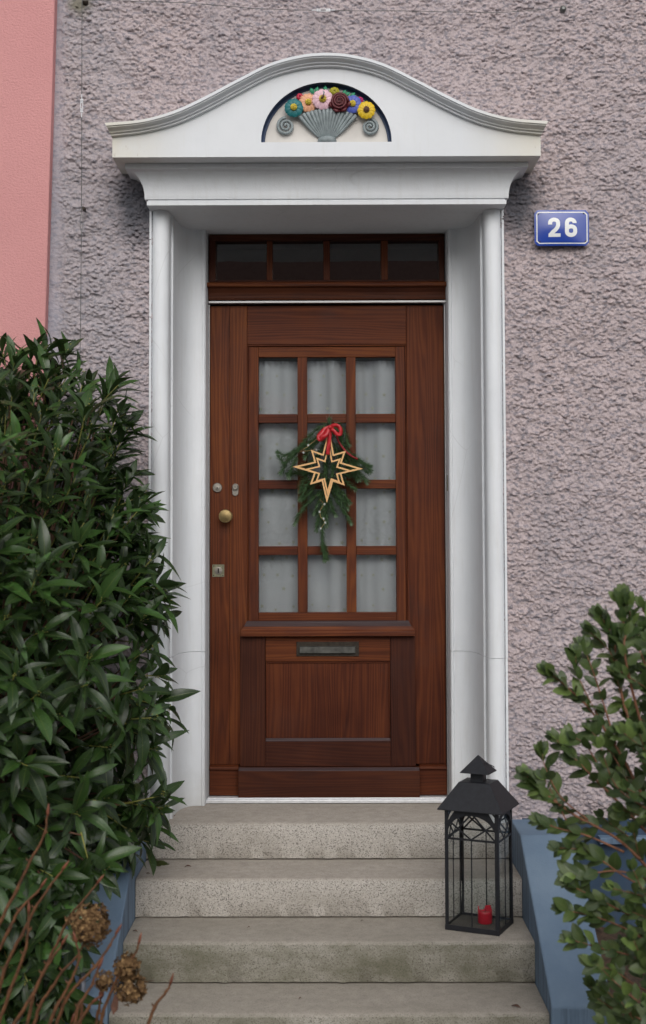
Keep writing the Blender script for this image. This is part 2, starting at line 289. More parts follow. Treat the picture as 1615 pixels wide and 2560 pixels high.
    M['wire'] = m_simple('galvanised_wire', (.16, .165, .16), .5, .8)
build_materials()

# ------------------------------------------------------------------ object helpers
def tagit(o, label=None, cat=None, group=None, kind=None):
    if label: o['label'] = label
    if cat: o['category'] = cat
    if group: o['group'] = group
    if kind: o['kind'] = kind
    return o
def thing(name, label, cat, loc=(0, 0, 0), rz=0, group=None):
    o = bpy.data.objects.new(name, None); COL.objects.link(o); o.location = loc; o.rotation_euler = (0, 0, rz); o.empty_display_size = .1
    return tagit(o, label, cat, group)
def link(name, me, mat=None, parent=None, smooth=False, label=None, kind=None):
    if mat is not None and not me.materials: me.materials.append(mat)
    if smooth: me.polygons.foreach_set('use_smooth', [True]*len(me.polygons))
    o = bpy.data.objects.new(name, me); COL.objects.link(o)
    if parent: o.parent = parent
    return tagit(o, label, None, None, kind)
def mesh(name, V, F):
    me = bpy.data.meshes.new(name); me.from_pydata([tuple(v) for v in V], [], F); me.update(); return me
class MB:
    def __init__(s): s.v = []; s.f = []
    def add(s, V, F):
        b = len(s.v); s.v += [tuple(v) for v in V]; s.f += [tuple(i+b for i in f) for f in F]; return s
    def box(s, x0, x1, y0, y1, z0, z1):
        V = [(x, y, z) for z in (z0, z1) for y in (y0, y1) for x in (x0, x1)]
        return s.add(V, [(0, 2, 3, 1), (4, 5, 7, 6), (0, 1, 5, 4), (2, 6, 7, 3), (0, 4, 6, 2), (1, 3, 7, 5)])
    def tube(s, P, r, n=8, cap=True):
        P = [Vector(p) for p in P]; r = r if isinstance(r, (list, tuple)) else [r]*len(P)
        V = []; up = Vector((.13, .37, .91)); prev = None
        for i, p in enumerate(P):
            d = (P[min(i+1, len(P)-1)]-P[max(i-1, 0)]).normalized()
            a = d.cross(up if prev is None else prev.cross(d)); 
            if prev is None: a = d.cross(up)
            else: a = prev-d*prev.dot(d)
            a.normalize(); prev = a.copy(); b = d.cross(a)
            V += [p+(a*math.cos(t)+b*math.sin(t))*r[i] for t in [2*math.pi*k/n for k in range(n)]]
        F = [(i*n+k, i*n+(k+1) % n, (i+1)*n+(k+1) % n, (i+1)*n+k) for i in range(len(P)-1) for k in range(n)]
        if cap: F += [tuple(range(n-1, -1, -1)), tuple((len(P)-1)*n+k for k in range(n))]
        return s.add(V, F)
    def lathe(s, prof, c=(0, 0, 0), axis='z', n=24):
        V = []
        for r, h in prof:
            for k in range(n):
                a = 2*math.pi*k/n; x, y = r*math.cos(a), r*math.sin(a)
                V.append((c[0]+x, c[1]+y, c[2]+h) if axis == 'z' else (c[0]+x, c[1]-h, c[2]+y))
        F = []
        for i in range(len(prof)-1):
            for k in range(n):
                q = (i*n+k, i*n+(k+1) % n, (i+1)*n+(k+1) % n, (i+1)*n+k); F.append(q if axis == 'z' else q)
        F.append(tuple(range(n-1, -1, -1))); F.append(tuple((len(prof)-1)*n+k for k in range(n)))
        return s.add(V, F)
    def prism(s, P, d):
        """P: closed outline of 3D points, d: extrusion vector"""
        n = len(P); d = Vector(d); P = [Vector(p) for p in P]
        return s.add(P+[p+d for p in P], [tuple(range(n)), tuple(range(2*n-1, n-1, -1))]+[(i, i+n, (i+1) % n+n, (i+1) % n) for i in range(n)])
    def build(s, name, mat, parent=None, smooth=False, bevel=0, label=None, kind=None, seg=2, sol=0):
        me = mesh(name, s.v, s.f)
        bm = bmesh.new(); bm.from_mesh(me); bmesh.ops.recalc_face_normals(bm, faces=bm.faces)
        if bevel: bmesh.ops.bevel(bm, geom=[e for e in bm.edges if len(e.link_faces) == 2 and e.calc_face_angle(0) > .5], offset=bevel, segments=seg, profile=.5, affect='EDGES')
        bm.to_mesh(me); bm.free()
        o = link(name, me, mat, parent, smooth or False, label, kind)
        if smooth == 'auto' or (smooth and bevel):
            me.set_sharp_from_angle(angle=R(35))
        return o
def box(name, mat, parent, x0, x1, y0, y1, z0, z1, bevel=.002, label=None, seg=2):
    return MB().box(x0, x1, y0, y1, z0, z1).build(name, mat, parent, bevel=bevel, label=label, seg=seg)
rnd = random.Random(7)

# ------------------------------------------------------------------ big structure
def lattice(shape_seed):
    return np.random.default_rng(shape_seed).random((257, 257)).astype(np.float32)
def vnoise(x, z, seed):
    L = lattice(seed); xi = np.floor(x).astype(int); zi = np.floor(z).astype(int); fx = x-xi; fz = z-zi
    fx = fx*fx*(3-2*fx); fz = fz*fz*(3-2*fz); xi %= 256; zi %= 256
    return (L[xi, zi]*(1-fx)+L[xi+1, zi]*fx)*(1-fz)+(L[xi, zi+1]*(1-fx)+L[xi+1, zi+1]*fx)*fz
def lumps(x, z, sx, sz, seed):
    """rounded lumps thrown on the wall: max of little domes in jittered cells"""
    u = x/sx; v = z/sz; A, B, H = lattice(seed), lattice(seed+1), lattice(seed+2)
    iu = np.floor(u).astype(int); iv = np.floor(v).astype(int); best = np.zeros_like(u)
    for du in (-1, 0, 1):
        for dv in (-1, 0, 1):
            a = (iu+du) % 256; b = (iv+dv) % 256
            cx = iu+du+A[a, b]; cv = iv+dv+B[a, b]; h = .35+.65*H[a, b]
            d2 = (u-cx)**2+(v-cv)**2
            best = np.maximum(best, h*np.sqrt(np.clip(1-d2/(.62+.25*H[b, a]), 0, 1)))
    return best
WY = -.402
def house_wall():
    st = .0035
    xs = np.arange(-1.10, 1.62, st); zs = np.arange(.012, 3.36, st)
    X, Z = np.meshgrid(xs, zs, indexing='ij'); X = X.astype(np.float32); Z = Z.astype(np.float32)
    wx = X+.006*(vnoise(X*60+9, Z*60, 3)-.5)+.02*vnoise(X*4, Z*4, 9); wz = Z+.005*(vnoise(X*60, Z*60+31, 4)-.5)+.14*X*vnoise(X*.9, Z*.9, 12)+.03*vnoise(X*3, Z*3, 8)
    g = .25+1.2*vnoise(X*20+3, Z*27, 21)
    h = lumps(wx, wz, .0138, .0098, 10)*.0112*g
    h += lumps(wx+.37, wz+.71, .0088, .0066, 40)*.0088*(.3+1.1*vnoise(X*40, Z*52, 22))
    h += .0050*(vnoise(X*9, Z*13, 5)-.5)+.006*(vnoise(X*2.3, Z*2.3, 6)-.5)+.0030*(vnoise(X*190, Z*210, 17)-.5)
    # smooth trowelled strip beside the pink wall
    k = np.clip((X+1.045+.02*vnoise(X*0, Z*20, 7))/.05, .25, 1); h *= k
    nx, nz = X.shape
    V = np.stack([X, WY-h, Z-h*.42], -1).reshape(-1, 3)
    idx = np.arange(nx*nz).reshape(nx, nz)
    q = np.stack([idx[:-1, :-1], idx[1:, :-1], idx[1:, 1:], idx[:-1, 1:]], -1).reshape(-1, 4)
    cxq = X[:-1, :-1].reshape(-1); czq = Z[:-1, :-1].reshape(-1)
    keep = ~((np.abs(cxq+.002) < .665) & (czq < 2.50)); q = q[keep]
    # plain continuations outside the photo's view
    n0 = len(V); ex = np.array([(1.615, WY-.004, .012), (4.5, WY-.004, .012), (4.5, WY-.004, 5.2), (-1.10, WY-.004, 5.2), (-1.10, WY-.004, 3.355), (1.615, WY-.004, 3.355)])
    V = np.vstack([V, ex]); q = np.vstack([q, [[n0, n0+1, n0+2, n0+5]], [[n0+5, n0+2, n0+3, n0+4]]])
    me = bpy.data.meshes.new('house_wall'); me.vertices.add(len(V)); me.vertices.foreach_set('co', V.astype(np.float32).ravel())
    me.loops.add(q.size); me.loops.foreach_set('vertex_index', q.ravel().astype(np.int32)); me.polygons.add(len(q))
    me.polygons.foreach_set('loop_start', np.arange(0, q.size, 4, dtype=np.int32)); me.polygons.foreach_set('use_smooth', np.ones(len(q), bool)); me.update(calc_edges=True)
    t = thing('house_wall', 'pinkish grey roughcast house wall around the white door surround', 'wall')
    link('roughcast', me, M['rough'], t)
    b = MB(); b.box(-1.2, -.68, -.40, .3, -.9, 5.2); b.box(.68, 4.5, -.40, .3, -.9, 5.2); b.box(-.68, .68, -.40, .3, 2.62, 5.2); b.build('masonry', M['plaster_w'], t)
    # blue plinth under the render
    p = MB(); p.box(.692, 4.5, -.412, -.401, -.9, .012); p.box(-4, -.692, -.412, -.401, -.9, .012); p.build('plinth', M['blue_shaded'], t)
    box('plinth_ledge', M['blue'], t, 1.02, 2.2, -.46, -.413, -.075, -.05)
house_wall()
# neighbour's pink wall
t = thing('neighbour_wall', 'smooth pink stucco wall of the neighbouring house at left', 'wall')
MB().prism([(-1.0522, -.452, 3.2), (-1.0812, -.452, 1.87), (-1.122, -.452, -.9), (-4, -.452, -.9), (-4, -.452, 5.2), (-1.01, -.452, 5.2)], (0, .35, 0)).build('stucco', M['pink'], t, bevel=.004)

# ground
g = MB()
g.add([(-60, -80, -.70), (60, -80, -.70), (60, -.40, -.70), (-60, -.40, -.70)], [(0, 1, 2, 3)]); g.build('ground', M['asphalt'], kind='structure')
def bed(name, x0, x1, zb, zf, label):
    n = 24; V = []; F = []
    for i in range(n+1):
        for j in range(n+1):
            x = x0+(x1-x0)*i/n; y = -.413-(2.6)*j/n; V.append((x, y, zb+(zf-zb)*j/n+.02*math.sin(i*1.7+j*2.3)*math.cos(j*1.1-i*.6)))
    for i in range(n):
        for j in range(n): a = i*(n+1)+j; F.append((a, a+n+1, a+n+2, a+1))
    m = MB().add(V, F); o = m.build(name, M['soil'], smooth=True, kind='structure')
bed('garden_bed', .885, 3.2, -.40, -.60, ''); bed('garden_bed', -3.2, -.885, -.50, -.62, '')

# steps
Y0, T, RS, XS = -.428, .2833, .1364, .69
steps = thing('stone_steps', 'worn speckled granite steps climbing to the wooden door', 'steps')
for k in range(6):
    z1 = -RS*k; yf = Y0-T*k if k else Y0; yb = -.003 if k == 0 else (Y0-T*(k-1))+.02
    b = MB(); nz, nx = 1, 60
    # a block with slightly uneven arris: dense top front edge, sagging a little in the middle
    xs = [-XS+2*XS*i/nx for i in range(nx+1)]; ring = []
    rr = random.Random(k); wob = [rr.gauss(0, .0012) for _ in xs]
    prof = [(yb, z1-.001), (yf+.018, z1+.001), (yf+.006, z1-.002), (yf+.001, z1-.009), (yf+.002, z1-RS*.5), (yf+.003, z1-RS+.0045), (yf+.008, z1-RS+.001), (yb, z1-RS-.02)]
    V = []
    for i, x in enumerate(xs):
        e = min(i, nx-i); sag = -.002*math.sin(math.pi*i/nx)
        for j, (y, z) in enumerate(prof):
            c = 0
            if e == 0: c = .006
            w_ = wob[i] if j in (2, 3, 5) else 0
            V.append((x, y+w_+(c if 0 < j < 6 else 0), z+w_*.6+(sag-c*.7 if j < 4 else 0)))
    m = len(prof); F = [(i*m+j, (i+1)*m+j, (i+1)*m+(j+1) % m, i*m+(j+1) % m) for i in range(nx) for j in range(m)]
    F += [tuple(range(m)), tuple(nx*m+j for j in range(m-1, -1, -1))]
    b.add(V, F); o = b.build('step', M['granite'] if k < 2 else M['granite_moss'], steps, smooth='auto')
    o.data.polygons.foreach_set('use_smooth', [True]*len(o.data.polygons)); o.data.set_sharp_from_angle(angle=R(50))
box('base_slab', M['granite_moss'], steps, -.69, .69, -1.9, -.1, -.88, -.82)
# side walls of the stairs
for sgn, lab in ((1, 'blue painted sloping side wall right of the steps behind the lantern'), (-1, 'blue painted sloping side wall left of the steps, shaded by the laurel')):
    xi, xo = .6915*sgn, .884*sgn
    prof = [(-.413, -.9), (-.413, .010), (-.655, .004), (-1.285, -.366), (-1.30, -.384), (-1.30, -.9)]
    MB().prism([(xi, y, z) for y, z in prof], (xo-xi, 0, 0)).build('stair_side_wall', M['blue'], bevel=.006, seg=3)
    o = COL.objects[-1]; tagit(o, lab, 'side wall')

# ------------------------------------------------------------------ door surround
sur = thing('door_surround', 'white moulded door surround with half round columns and curved pediment', 'door surround')
ZS = 2.3435
def jamb_profiles():
    col = [(.705, -.39), (.6860, -.39), (.6860, -.421), (.6775, -.424)]
    for i in range(15):
        a = R(-8-164*i/14); col.append((.6435+.0335*math.cos(a), -.404+.034*math.sin(a)))
    col += [(.6095, -.352), (.6095, -.33), (.66, -.33), (.66, -.39)]
    cov = [(.6093, -.332), (.6093, -.354), (.6015, -.354), (.6008, -.346)]
    for i in range(1, 15):
        a = R(90*i/14); cov.append((.5125+.0885*math.cos(a)**.72, -.345+.243*math.sin(a)**.72))
    cov += [(.5118, -.103), (.5095, -.106), (.5015, -.106), (.4992, -.1035), (.4992, -.098), (.62, -.098), (.62, -.332)]
    rev = [(.4990, -.0965), (.4990, .10), (.60, .10), (.60, -.0965)]
    rev = [(.4975, -.0965), (.4935, -.002), (.4935, .10), (.60, .10), (.60, -.0965)]
    return col, cov, rev
for sg in (1, -1):
    for nm, pr in zip(('column', 'cove_moulding', 'reveal'), jamb_profiles()):
        for z0, z1, gpx in ((.0, .617, .0008), (.6185, ZS+.001, 0)):
            P = [(sg*(x-gpx if nm != 'reveal' else x), y-gpx, z0) for x, y in pr]
            MB().prism(P, (0, 0, z1-z0)).build(nm, M['white'], sur, smooth='auto')
            o = COL.objects[-1]; o.data.polygons.foreach_set('use_smooth', [True]*len(o.data.polygons)); o.data.set_sharp_from_angle(angle=R(32))
box('soffit', M['white'], sur, -.6837, .6837, -.5115, .10, ZS+.0004, ZS+.0150, 0)
# frieze: loops stepping outwards (half width, front y, z)
fr = [(.684, -.512, ZS), (.684, -.512, 2.3595), (.6795, -.5085, 2.3602), (.6795, -.5085, 2.3655), (.692, -.515, 2.3662), (.692, -.515, 2.370)]
for i in range(13):
    a = R(90*i/12); fr.append((.6925+.0625*(1-math.cos(a)), -.5155-.046*(1-math.cos(a)), 2.371+.099*math.sin(a)))
fr += [(.7585, -.5635, 2.4705), (.760, -.5645, 2.472), (.760, -.5645, 2.4905)]
V = []; 
for hw, yf, z in fr: V += [(-hw, -.39, z), (-hw, yf, z), (hw, yf, z), (hw, -.39, z)]
F = []
for i in range(len(fr)-1):
    for j in range(3): F.append((i*4+j, i*4+j+1, (i+1)*4+j+1, (i+1)*4+j))
n = (len(fr)-1)*4; F.append((n, n+1, n+2, n+3))
o = MB().add(V, F).build('frieze', M['white'], sur, smooth='auto'); o.data.polygons.foreach_set('use_smooth', [True]*len(o.data.polygons)); o.data.set_sharp_from_angle(angle=R(30))
# pediment
ZB, YP, PW = 2.4905, -.645, .795
oc = [(-.8155, 2.6044), (-.6711, 2.6180), (-.5534, 2.6520), (-.4435, 2.7035), (-.3240, 2.7670), (-.2055, 2.8250), (-.0885, 2.8560), (0, 2.8630)]
ic = [(-.7964, 2.5649), (-.6775, 2.5795), (-.5586, 2.6095), (-.4440, 2.6600), (-.3250, 2.7240), (-.2055, 2.7850), (-.0885, 2.8170), (0, 2.8242)]
def spline(C):
    pts = C+[(-x, z) for x, z in C[-2::-1]]; xs = [p[0] for p in pts]; zs = [p[1] for p in pts]
    # natural-ish catmull through x
    def f(x):
        x = max(xs[0], min(xs[-1], x)); i = max(j for j in range(len(xs)-1) if xs[j] <= x)
        p0, p1, p2, p3 = [zs[max(0, min(len(zs)-1, i+d))] for d in (-1, 0, 1, 2)]; x0, x1, x2, x3 = [xs[max(0, min(len(xs)-1, i+d))] for d in (-1, 0, 1, 2)]
        t = (x-x1)/(x2-x1); m1 = (p2-p0)/((x2-x0) or 1)*(x2-x1); m2 = (p3-p1)/((x3-x1) or 1)*(x2-x1)
        return (2*t**3-3*t*t+1)*p1+(t**3-2*t*t+t)*m1+(-2*t**3+3*t*t)*p2+(t**3-t*t)*m2
    return f, xs[-1]
fo, wo_ = spline(oc); fi, wi_ = spline(ic)
LX, LZ0, LH = .2425, 2.5450, .2255
xs = sorted(set([-PW+2*PW*i/64 for i in range(65)]+[LX*math.sin(R(a)) for a in range(-90, 91, 5)]))
xs = [x for i, x in enumerate(xs) if i == 0 or x-xs[i-1] > 1e-4]
arc = lambda x: LZ0+LH*math.sqrt(max(0, 1-(x/LX)**2))
b = MB()
for x0, x1 in zip(xs[:-1], xs[1:]):
    xm = (x0+x1)/2
    if abs(xm) > LX: b.add([(x0, YP, ZB), (x1, YP, ZB), (x1, YP, fi(x1)), (x0, YP, fi(x0))], [(0, 1, 2, 3)])
    else:
        b.add([(x0, YP, ZB), (x1, YP, ZB), (x1, YP, LZ0), (x0, YP, LZ0)], [(0, 1, 2, 3)])
        b.add([(x0, YP, arc(x0)), (x1, YP, arc(x1)), (x1, YP, fi(x1)), (x0, YP, fi(x0))], [(0, 1, 2, 3)])
    if abs(xm) < LX: b.add([(x0, YP, LZ0), (x1, YP, LZ0), (x1, YP+.034, LZ0), (x0, YP+.034, LZ0)], [(0, 1, 2, 3)])
b.add([(-PW, -.39, ZB), (PW, -.39, ZB), (PW, YP, ZB), (-PW, YP, ZB)], [(0, 1, 2, 3)])
for sg in (-1, 1): b.add([(sg*PW, YP, ZB), (sg*PW, -.39, ZB), (sg*PW, -.39, fi(sg*PW)), (sg*PW, YP, fi(sg*PW))], [(0, 1, 2, 3)])
b.build('pediment', M['ped'], sur)
# crown moulding swept along the curve; s: 0 inner edge .. 1 outer edge
sec = [(0, YP+.01), (.0, YP-.004), (.03, YP-.010), (.05, YP-.016), (.19, YP-.016), (.22, YP-.019), (.24, YP-.026)]
for i in range(9):
    tt = i/8; sec.append((.26+.42*tt, YP-.027-.020*(tt**2*(3-2*tt))+.004*math.sin(math.pi*tt*2)))
sec += [(.69, YP-.045), (.71, YP-.053), (.98, YP-.053), (1.0, YP-.050), (1.0, -.38)]
N = 96; V = []
for i in range(N+1):
    u = -1+2*i/N
    for s_, y in sec:
        xo, xi = u*wo_, u*wi_; x = xi+(xo-xi)*s_; V.append((x, y, fi(xi)*(1-s_)+fo(xo)*s_))
m = len(sec); F = [(i*m+j, (i+1)*m+j, (i+1)*m+j+1, i*m+j+1) for i in range(N) for j in range(m-1)]
for i in (0, N):     # close the ends with returns running back to the wall
    base = len(V); V += [(V[i*m+j][0], -.38, V[i*m+j][2]) for j in range(m)]
    F += [(i*m+j, i*m+j+1, base+j+1, base+j) for j in range(m-1)]
o = MB().add(V, F).build('crown_moulding', M['ped'], sur, smooth='auto'); o.data.polygons.foreach_set('use_smooth', [True]*len(o.data.polygons)); o.data.set_sharp_from_angle(angle=R(28))
# niche: navy rim and cream back
b = MB(); A = [R(a) for a in range(0, 181, 5)]
P0 = [(LX*math.cos(a), YP+.0005, LZ0+LH*math.sin(a)) for a in A]; P1 = [((LX-.001)*math.cos(a), YP+.034, LZ0+(LH-.001)*math.sin(a)) for a in A]
P2 = [((LX-.013)*math.cos(a), YP+.031, LZ0+(LH-.012)*math.sin(a)) for a in A]; n = len(A)
b.add(P0+P1+P2, [(i, i+1, n+i+1, n+i) for i in range(n-1)]+[(n+i, n+i+1, 2*n+i+1, 2*n+i) for i in range(n-1)]); b.build('niche_rim', M['navy'], sur, smooth=True, label='navy blue rim of the semicircular niche')
MB().prism([(p[0], YP+.033, p[2]) for p in P2], (0, .01, 0)).build('niche_back', M['niche'], sur)

# ------------------------------------------------------------------ flower basket relief
YB = YP+.032
rel = thing('flower_basket_relief', 'painted relief of coloured flowers in a fluted grey bowl inside the niche', 'relief')
K = .000398
def C(x, y): return ((x-735)*K-.0012, 2.5455+(668-y)*K)       # niche drawing to metres
b = MB(); NR = 15       # bowl: fluted fan made of fifteen tapering ribs
for i in range(NR):
    u = (i-(NR-1)/2)/((NR-1)/2); x0, z0 = C(745+u*62, 612); x1, z1 = C(745+u*150, 520-abs(u)**2*-30); x2, z2 = C(750+u*265, 352+55*u*u)
    pts = []
    for j in range(8):
        tt = j/7; x = (1-tt)**2*x0+2*tt*(1-tt)*x1+tt*tt*x2; z = (1-tt)**2*z0+2*tt*(1-tt)*z1+tt*tt*z2; pts.append((x, YB-.004-.022*math.sin(tt*1.5)*(1-.35*u*u), z))
    b.tube(pts, [.0038+.0038*j/7 for j in range(8)], 8)
b.build('bowl', M['basket'], rel, smooth=True)
x, z = C(745, 640); b = MB(); V = []
o = MB().lathe([(.024, -.014), (.0335, -.010), (.036, 0), (.0335, .010), (.025, .014)], (x, YB, z), 'z', 20).build('bowl_foot', M['basket'], rel, smooth=True)
for sg, (cx_, cy_, rr_) in ((1, (360, 502, 84)), (-1, (1146, 512, 78))):
    pts = []; cx0, cz0 = C(cx_, cy_)
    for j in range(44):
        a = j/43*2*math.pi*2.3+.4; r_ = rr_*K*(1-.92*j/43); pts.append((cx0+sg*r_*math.cos(a+1.2), YB-.010-.006*j/43, cz0+r_*math.sin(a+1.2)))
    MB().tube(pts, [.0062*(1-.25*j/43) for j in range(44)], 8).build('scroll', M['basket'], rel, smooth=True)
def flower(x, y, r, mat, n, core, layers=1, yy=.03, corer=.36, label=None):
    cx0, cz0 = C(x, y); r *= K*.92; b = MB()
    for la in range(layers):
        for i in range(n):
            a = 2*math.pi*(i+.5*la)/n; rl = r*(1-.28*la); wd = rl*math.pi/n*1.12
            V = []; ca, sa = math.cos(a), math.sin(a)
            for t_ in (.12, .45, .8, 1.0):
                ww = wd*math.sin(min(1, t_*.95)*math.pi*.62)*(.55 if t_ == 1. else 1)*min(1, t_*1.6)
                for sgn, dy in ((-1, .0), (-.5, .0035), (0, .0022), (.5, .0035), (1, .0)):
                    px_, pz_ = rl*t_, sgn*ww; V.append((cx0+px_*ca-pz_*sa, YB-yy-.006*la-dy-.004*math.sin(t_*2.6)+.006*t_**3, cz0+px_*sa+pz_*ca))
            F = [(q*5+k, q*5+k+1, (q+1)*5+k+1, (q+1)*5+k) for q in range(3) for k in range(4)]; b.add(V, F)
    b.lathe([(r*.55, -.012), (r*.6, 0), (r*.35, .004)], (cx0, YB-yy+.006, cz0), 'y', 14)
    f = b.build('flower', M[mat], rel, smooth=True, label=label)
    if core:
        b = MB().lathe([(r*corer, -.004), (r*corer, .003), (r*corer*.8, .007), (r*corer*.3, .009)], (cx0, YB-yy-.003-.005*layers, cz0), 'y', 14)
        for q in range(9):
            a = q*2.4; rr2 = r*corer*.75*math.sqrt(q/9); b.lathe([(r*.05, 0), (r*.05, .003), (r*.02, .004)], (cx0+rr2*math.cos(a), YB-yy-.012-.005*layers+.002*q/9, cz0+rr2*math.sin(a)), 'y', 6)
        b.build('flower_centre', M[core], f, smooth=True)
    return f
flower(815, 180, 52, 'lime', 8, None, 2, .016, label='lime green rosette at the back')
for x, y in ((490, 222), (1055, 258)): flower(x, y, 34, 'redf' if x < 800 else 'magenta', 5, None, 1, .014, label='small red flower behind the peach one' if x < 800 else 'small magenta flower behind the yellow one')
for (x, y, a) in ((605, 172, 120), (650, 165, 80), (730, 158, 95), (905, 192, 60), (935, 205, 30), (985, 214, 50)):
    cx0, cz0 = C(x, y); r_ = 34*K; ca, sa = math.cos(R(a)), math.sin(R(a)); V = []
    for t_, w_ in ((-1, .05), (-.3, .55), (.4, .5), (1, .02)):
        for s_ in (-1, 0, 1): V.append((cx0+(t_*ca-s_*w_*sa)*r_, YB-.016-(.004 if s_ == 0 else 0)-.003*(1-t_*t_), cz0+(t_*sa+s_*w_*ca)*r_))
    MB().add(V, [(q*3+k, q*3+k+1, (q+1)*3+k+1, (q+1)*3+k) for q in range(3) for k in range(2)]).build('leaf', M['gleaf'], rel, smooth=True)
flower(570, 287, 96, 'peach', 13, 'core', 1, .022, .33, 'peach daisy-like flower')
flower(435, 342, 95, 'teal', 9, 'core', 1, .030, .37, 'teal flower with a yellow centre, lowest at the left')
flower(985, 306, 92, 'bluef', 9, 'core', 1, .026, .36, 'blue flower with a yellow centre')
flower(1112, 366, 92, 'yellow', 12, 'corebrown', 1, .030, .34, 'yellow flower with a brown centre')
pf = flower(705, 266, 106, 'pinkf', 11, 'core', 1, .034, .36, 'pale pink flower with a bee on its centre')
cx0, cz0 = C(708, 255)      # the bee on it
b = MB(); b.tube([(cx0-.008, YB-.058, cz0-.009), (cx0, YB-.060, cz0-.002), (cx0+.003, YB-.059, cz0+.006)], [.003, .005, .003], 8); b.build('bee', M['corebrown'], pf, smooth=True, label='small dark bee')
b = MB(); b.tube([(cx0, YB-.062, cz0), (cx0+.004, YB-.064, cz0+.010), (cx0, YB-.062, cz0+.020)], [.001, .0035, .001], 5); b.build('bee_wing', M['basket'], pf, smooth=True)
# rose: overlapping shells and a spiral
cx0, cz0 = C(862, 292); b = MB(); r_ = 88*K
b.lathe([(r_*.95, -.006), (r_, .006), (r_*.8, .014), (r_*.5, .017)], (cx0, YB-.026, cz0), 'y', 22)
pts = []
for j in range(60):
    a = j/59*2*math.pi*3.1; q = r_*(.92-.82*j/59); pts.append((cx0+q*math.cos(a), YB-.040-.016*j/59, cz0+q*math.sin(a)))
b.tube(pts, [.0050*(1-.45*j/59) for j in range(60)], 7)
for a in (200, 250, 300, 345):
    b.tube([(cx0+r_*.95*math.cos(R(a-24)), YB-.032, cz0+r_*.95*math.sin(R(a-24))), (cx0+r_*1.10*math.cos(R(a)), YB-.040, cz0+r_*1.08*math.sin(R(a))), (cx0+r_*.95*math.cos(R(a+24)), YB-.032, cz0+r_*.95*math.sin(R(a+24)))], [.004, .007, .004], 7)
b.build('rose', M['rose'], rel, smooth=True, label='dark red rose')

# ------------------------------------------------------------------ transom window
tr = thing('transom_window', 'dark wooden four pane window strip above the door', 'window')
F0, F1 = -.028, .05
box('frame_head', M['wood_dh'], tr, -.490, .490, F0, F1, 2.3165, 2.3425)
box('frame_jamb', M['wood_dv'], tr, -.490, -.4625, F0, F1, 2.142, 2.316); box('frame_jamb', M['wood_dv'], tr, .4675, .490, F0, F1, 2.142, 2.316)
for a, c in ((-.2500, -.2257), (-.0140, .0140), (.2270, .2553)): box('glazing_bar', M['wood_v'], tr, a, c, F0+.006, F1, 2.150, 2.3155)
box('bottom_rail', M['wood_dh'], tr, -.462, .467, F0+.002, F1, 2.1415, 2.1495)
for a, c in ((-.462, -.2505), (-.2252, -.0145), (.0145, .2265), (.2558, .467)): box('pane', M['glass'], tr, a, c, .008, .012, 2.150, 2.316, 0)
MB().prism([(-.497, F0+.002, 2.141), (-.497, -.052, 2.136), (-.497, -.056, 2.130), (-.497, -.056, 2.120), (-.497, -.050, 2.116), (-.497, .0, 2.116), (-.497, .0, 2.141)], (.996, 0, 0)).build('sill', M['wood_h'], tr)
pr = [(-.030, 2.115)]+[(-.052+.020*math.cos(R(a)), 2.090+.020*math.sin(R(a))) for a in range(80, -1, -20)]
pr = [(.0, 2.115), (-.042, 2.115), (-.036, 2.106), (-.030, 2.096), (-.028, 2.084), (-.030, 2.074), (-.034, 2.066), (.0, 2.066)]
MB().prism([(-.492, y, z) for y, z in pr], (.986, 0, 0)).build('cornice_rail', M['wood_dh'], tr)
b = MB().box(-.492, .494, -.030, .0, 2.0530, 2.0622); b.build('draught_strip', M['alu'], tr, bevel=.001)
st = thing('door_frame_strip', 'thin pale metal strips edging both sides of the door', 'strip')
for sg in (-1, 1): box('strip', M['alu'], st, sg*.4885+(0 if sg > 0 else -.004), sg*.4885+(.004 if sg > 0 else 0), -.016, .02, .022, 2.0526, .0008)

# ------------------------------------------------------------------ the door
door = thing('front_door', 'brown varnished wooden front door with twelve small panes', 'door')
wv_, wh_, dv_, dh_ = M['wood_v'], M['wood_h'], M['wood_dv'], M['wood_dh']
BK = .052
box('stile', wv_, door, -.4868, -.4055, 0, BK, .147, 2.0465, .0016, 'left stile, outer board'); box('stile', wv_, door, -.4050, -.3335, 0, BK, .147, 2.0465, .0016)
box('stile', wv_, door, .3320, .4868, 0, BK, .147, 2.0465, .0022)
box('top_rail', wh_, door, -.3330, .3315, .0005, BK, 1.8830, 2.0462, .0022)
# bead round the glazed field
for nm, mt, a in (('bead', wh_, (-.333, .3315, .003, BK, 1.8765, 1.8825)), ('bead', wv_, (-.3330, -.3275, .003, BK, .733, 1.8760)), ('bead', wv_, (.3262, .3315, .003, BK, .733, 1.8760))): box(nm, mt, door, *a, .0022)
G0 = .0095
box('sash_stile', wv_, door, -.3268, -.2862, G0, BK, .733, 1.8755, .002); box('sash_stile', wv_, door, .2858, .3257, G0, BK, .733, 1.8755, .002)
box('sash_rail', wh_, door, -.2858, .2854, G0+.0006, BK, 1.8318, 1.8750, .002); box('sash_rail', wh_, door, -.2858, .2854, G0+.0006, BK, .7335, .7680, .002)
VB = ((-.1232, -.0828), (.0795, .1200)); ZR = ((1.5565, 1.5932), (1.2812, 1.3182), (1.0060, 1.0427))
for a, c in VB: box('glazing_bar', wv_, door, a, c, G0+.002, BK, .7685, 1.8313, .002)
XC = ((-.2858, -.1236), (-.0824, .0791), (.1204, .2854))
for z0, z1 in ZR:
    for a, c in XC: box('cross_bar', wh_, door, a, c, G0+.0035, BK, z0, z1, .002)
ZP = ((1.5937, 1.8313), (1.3187, 1.5560), (1.0432, 1.2807), (.7685, 1.0055))
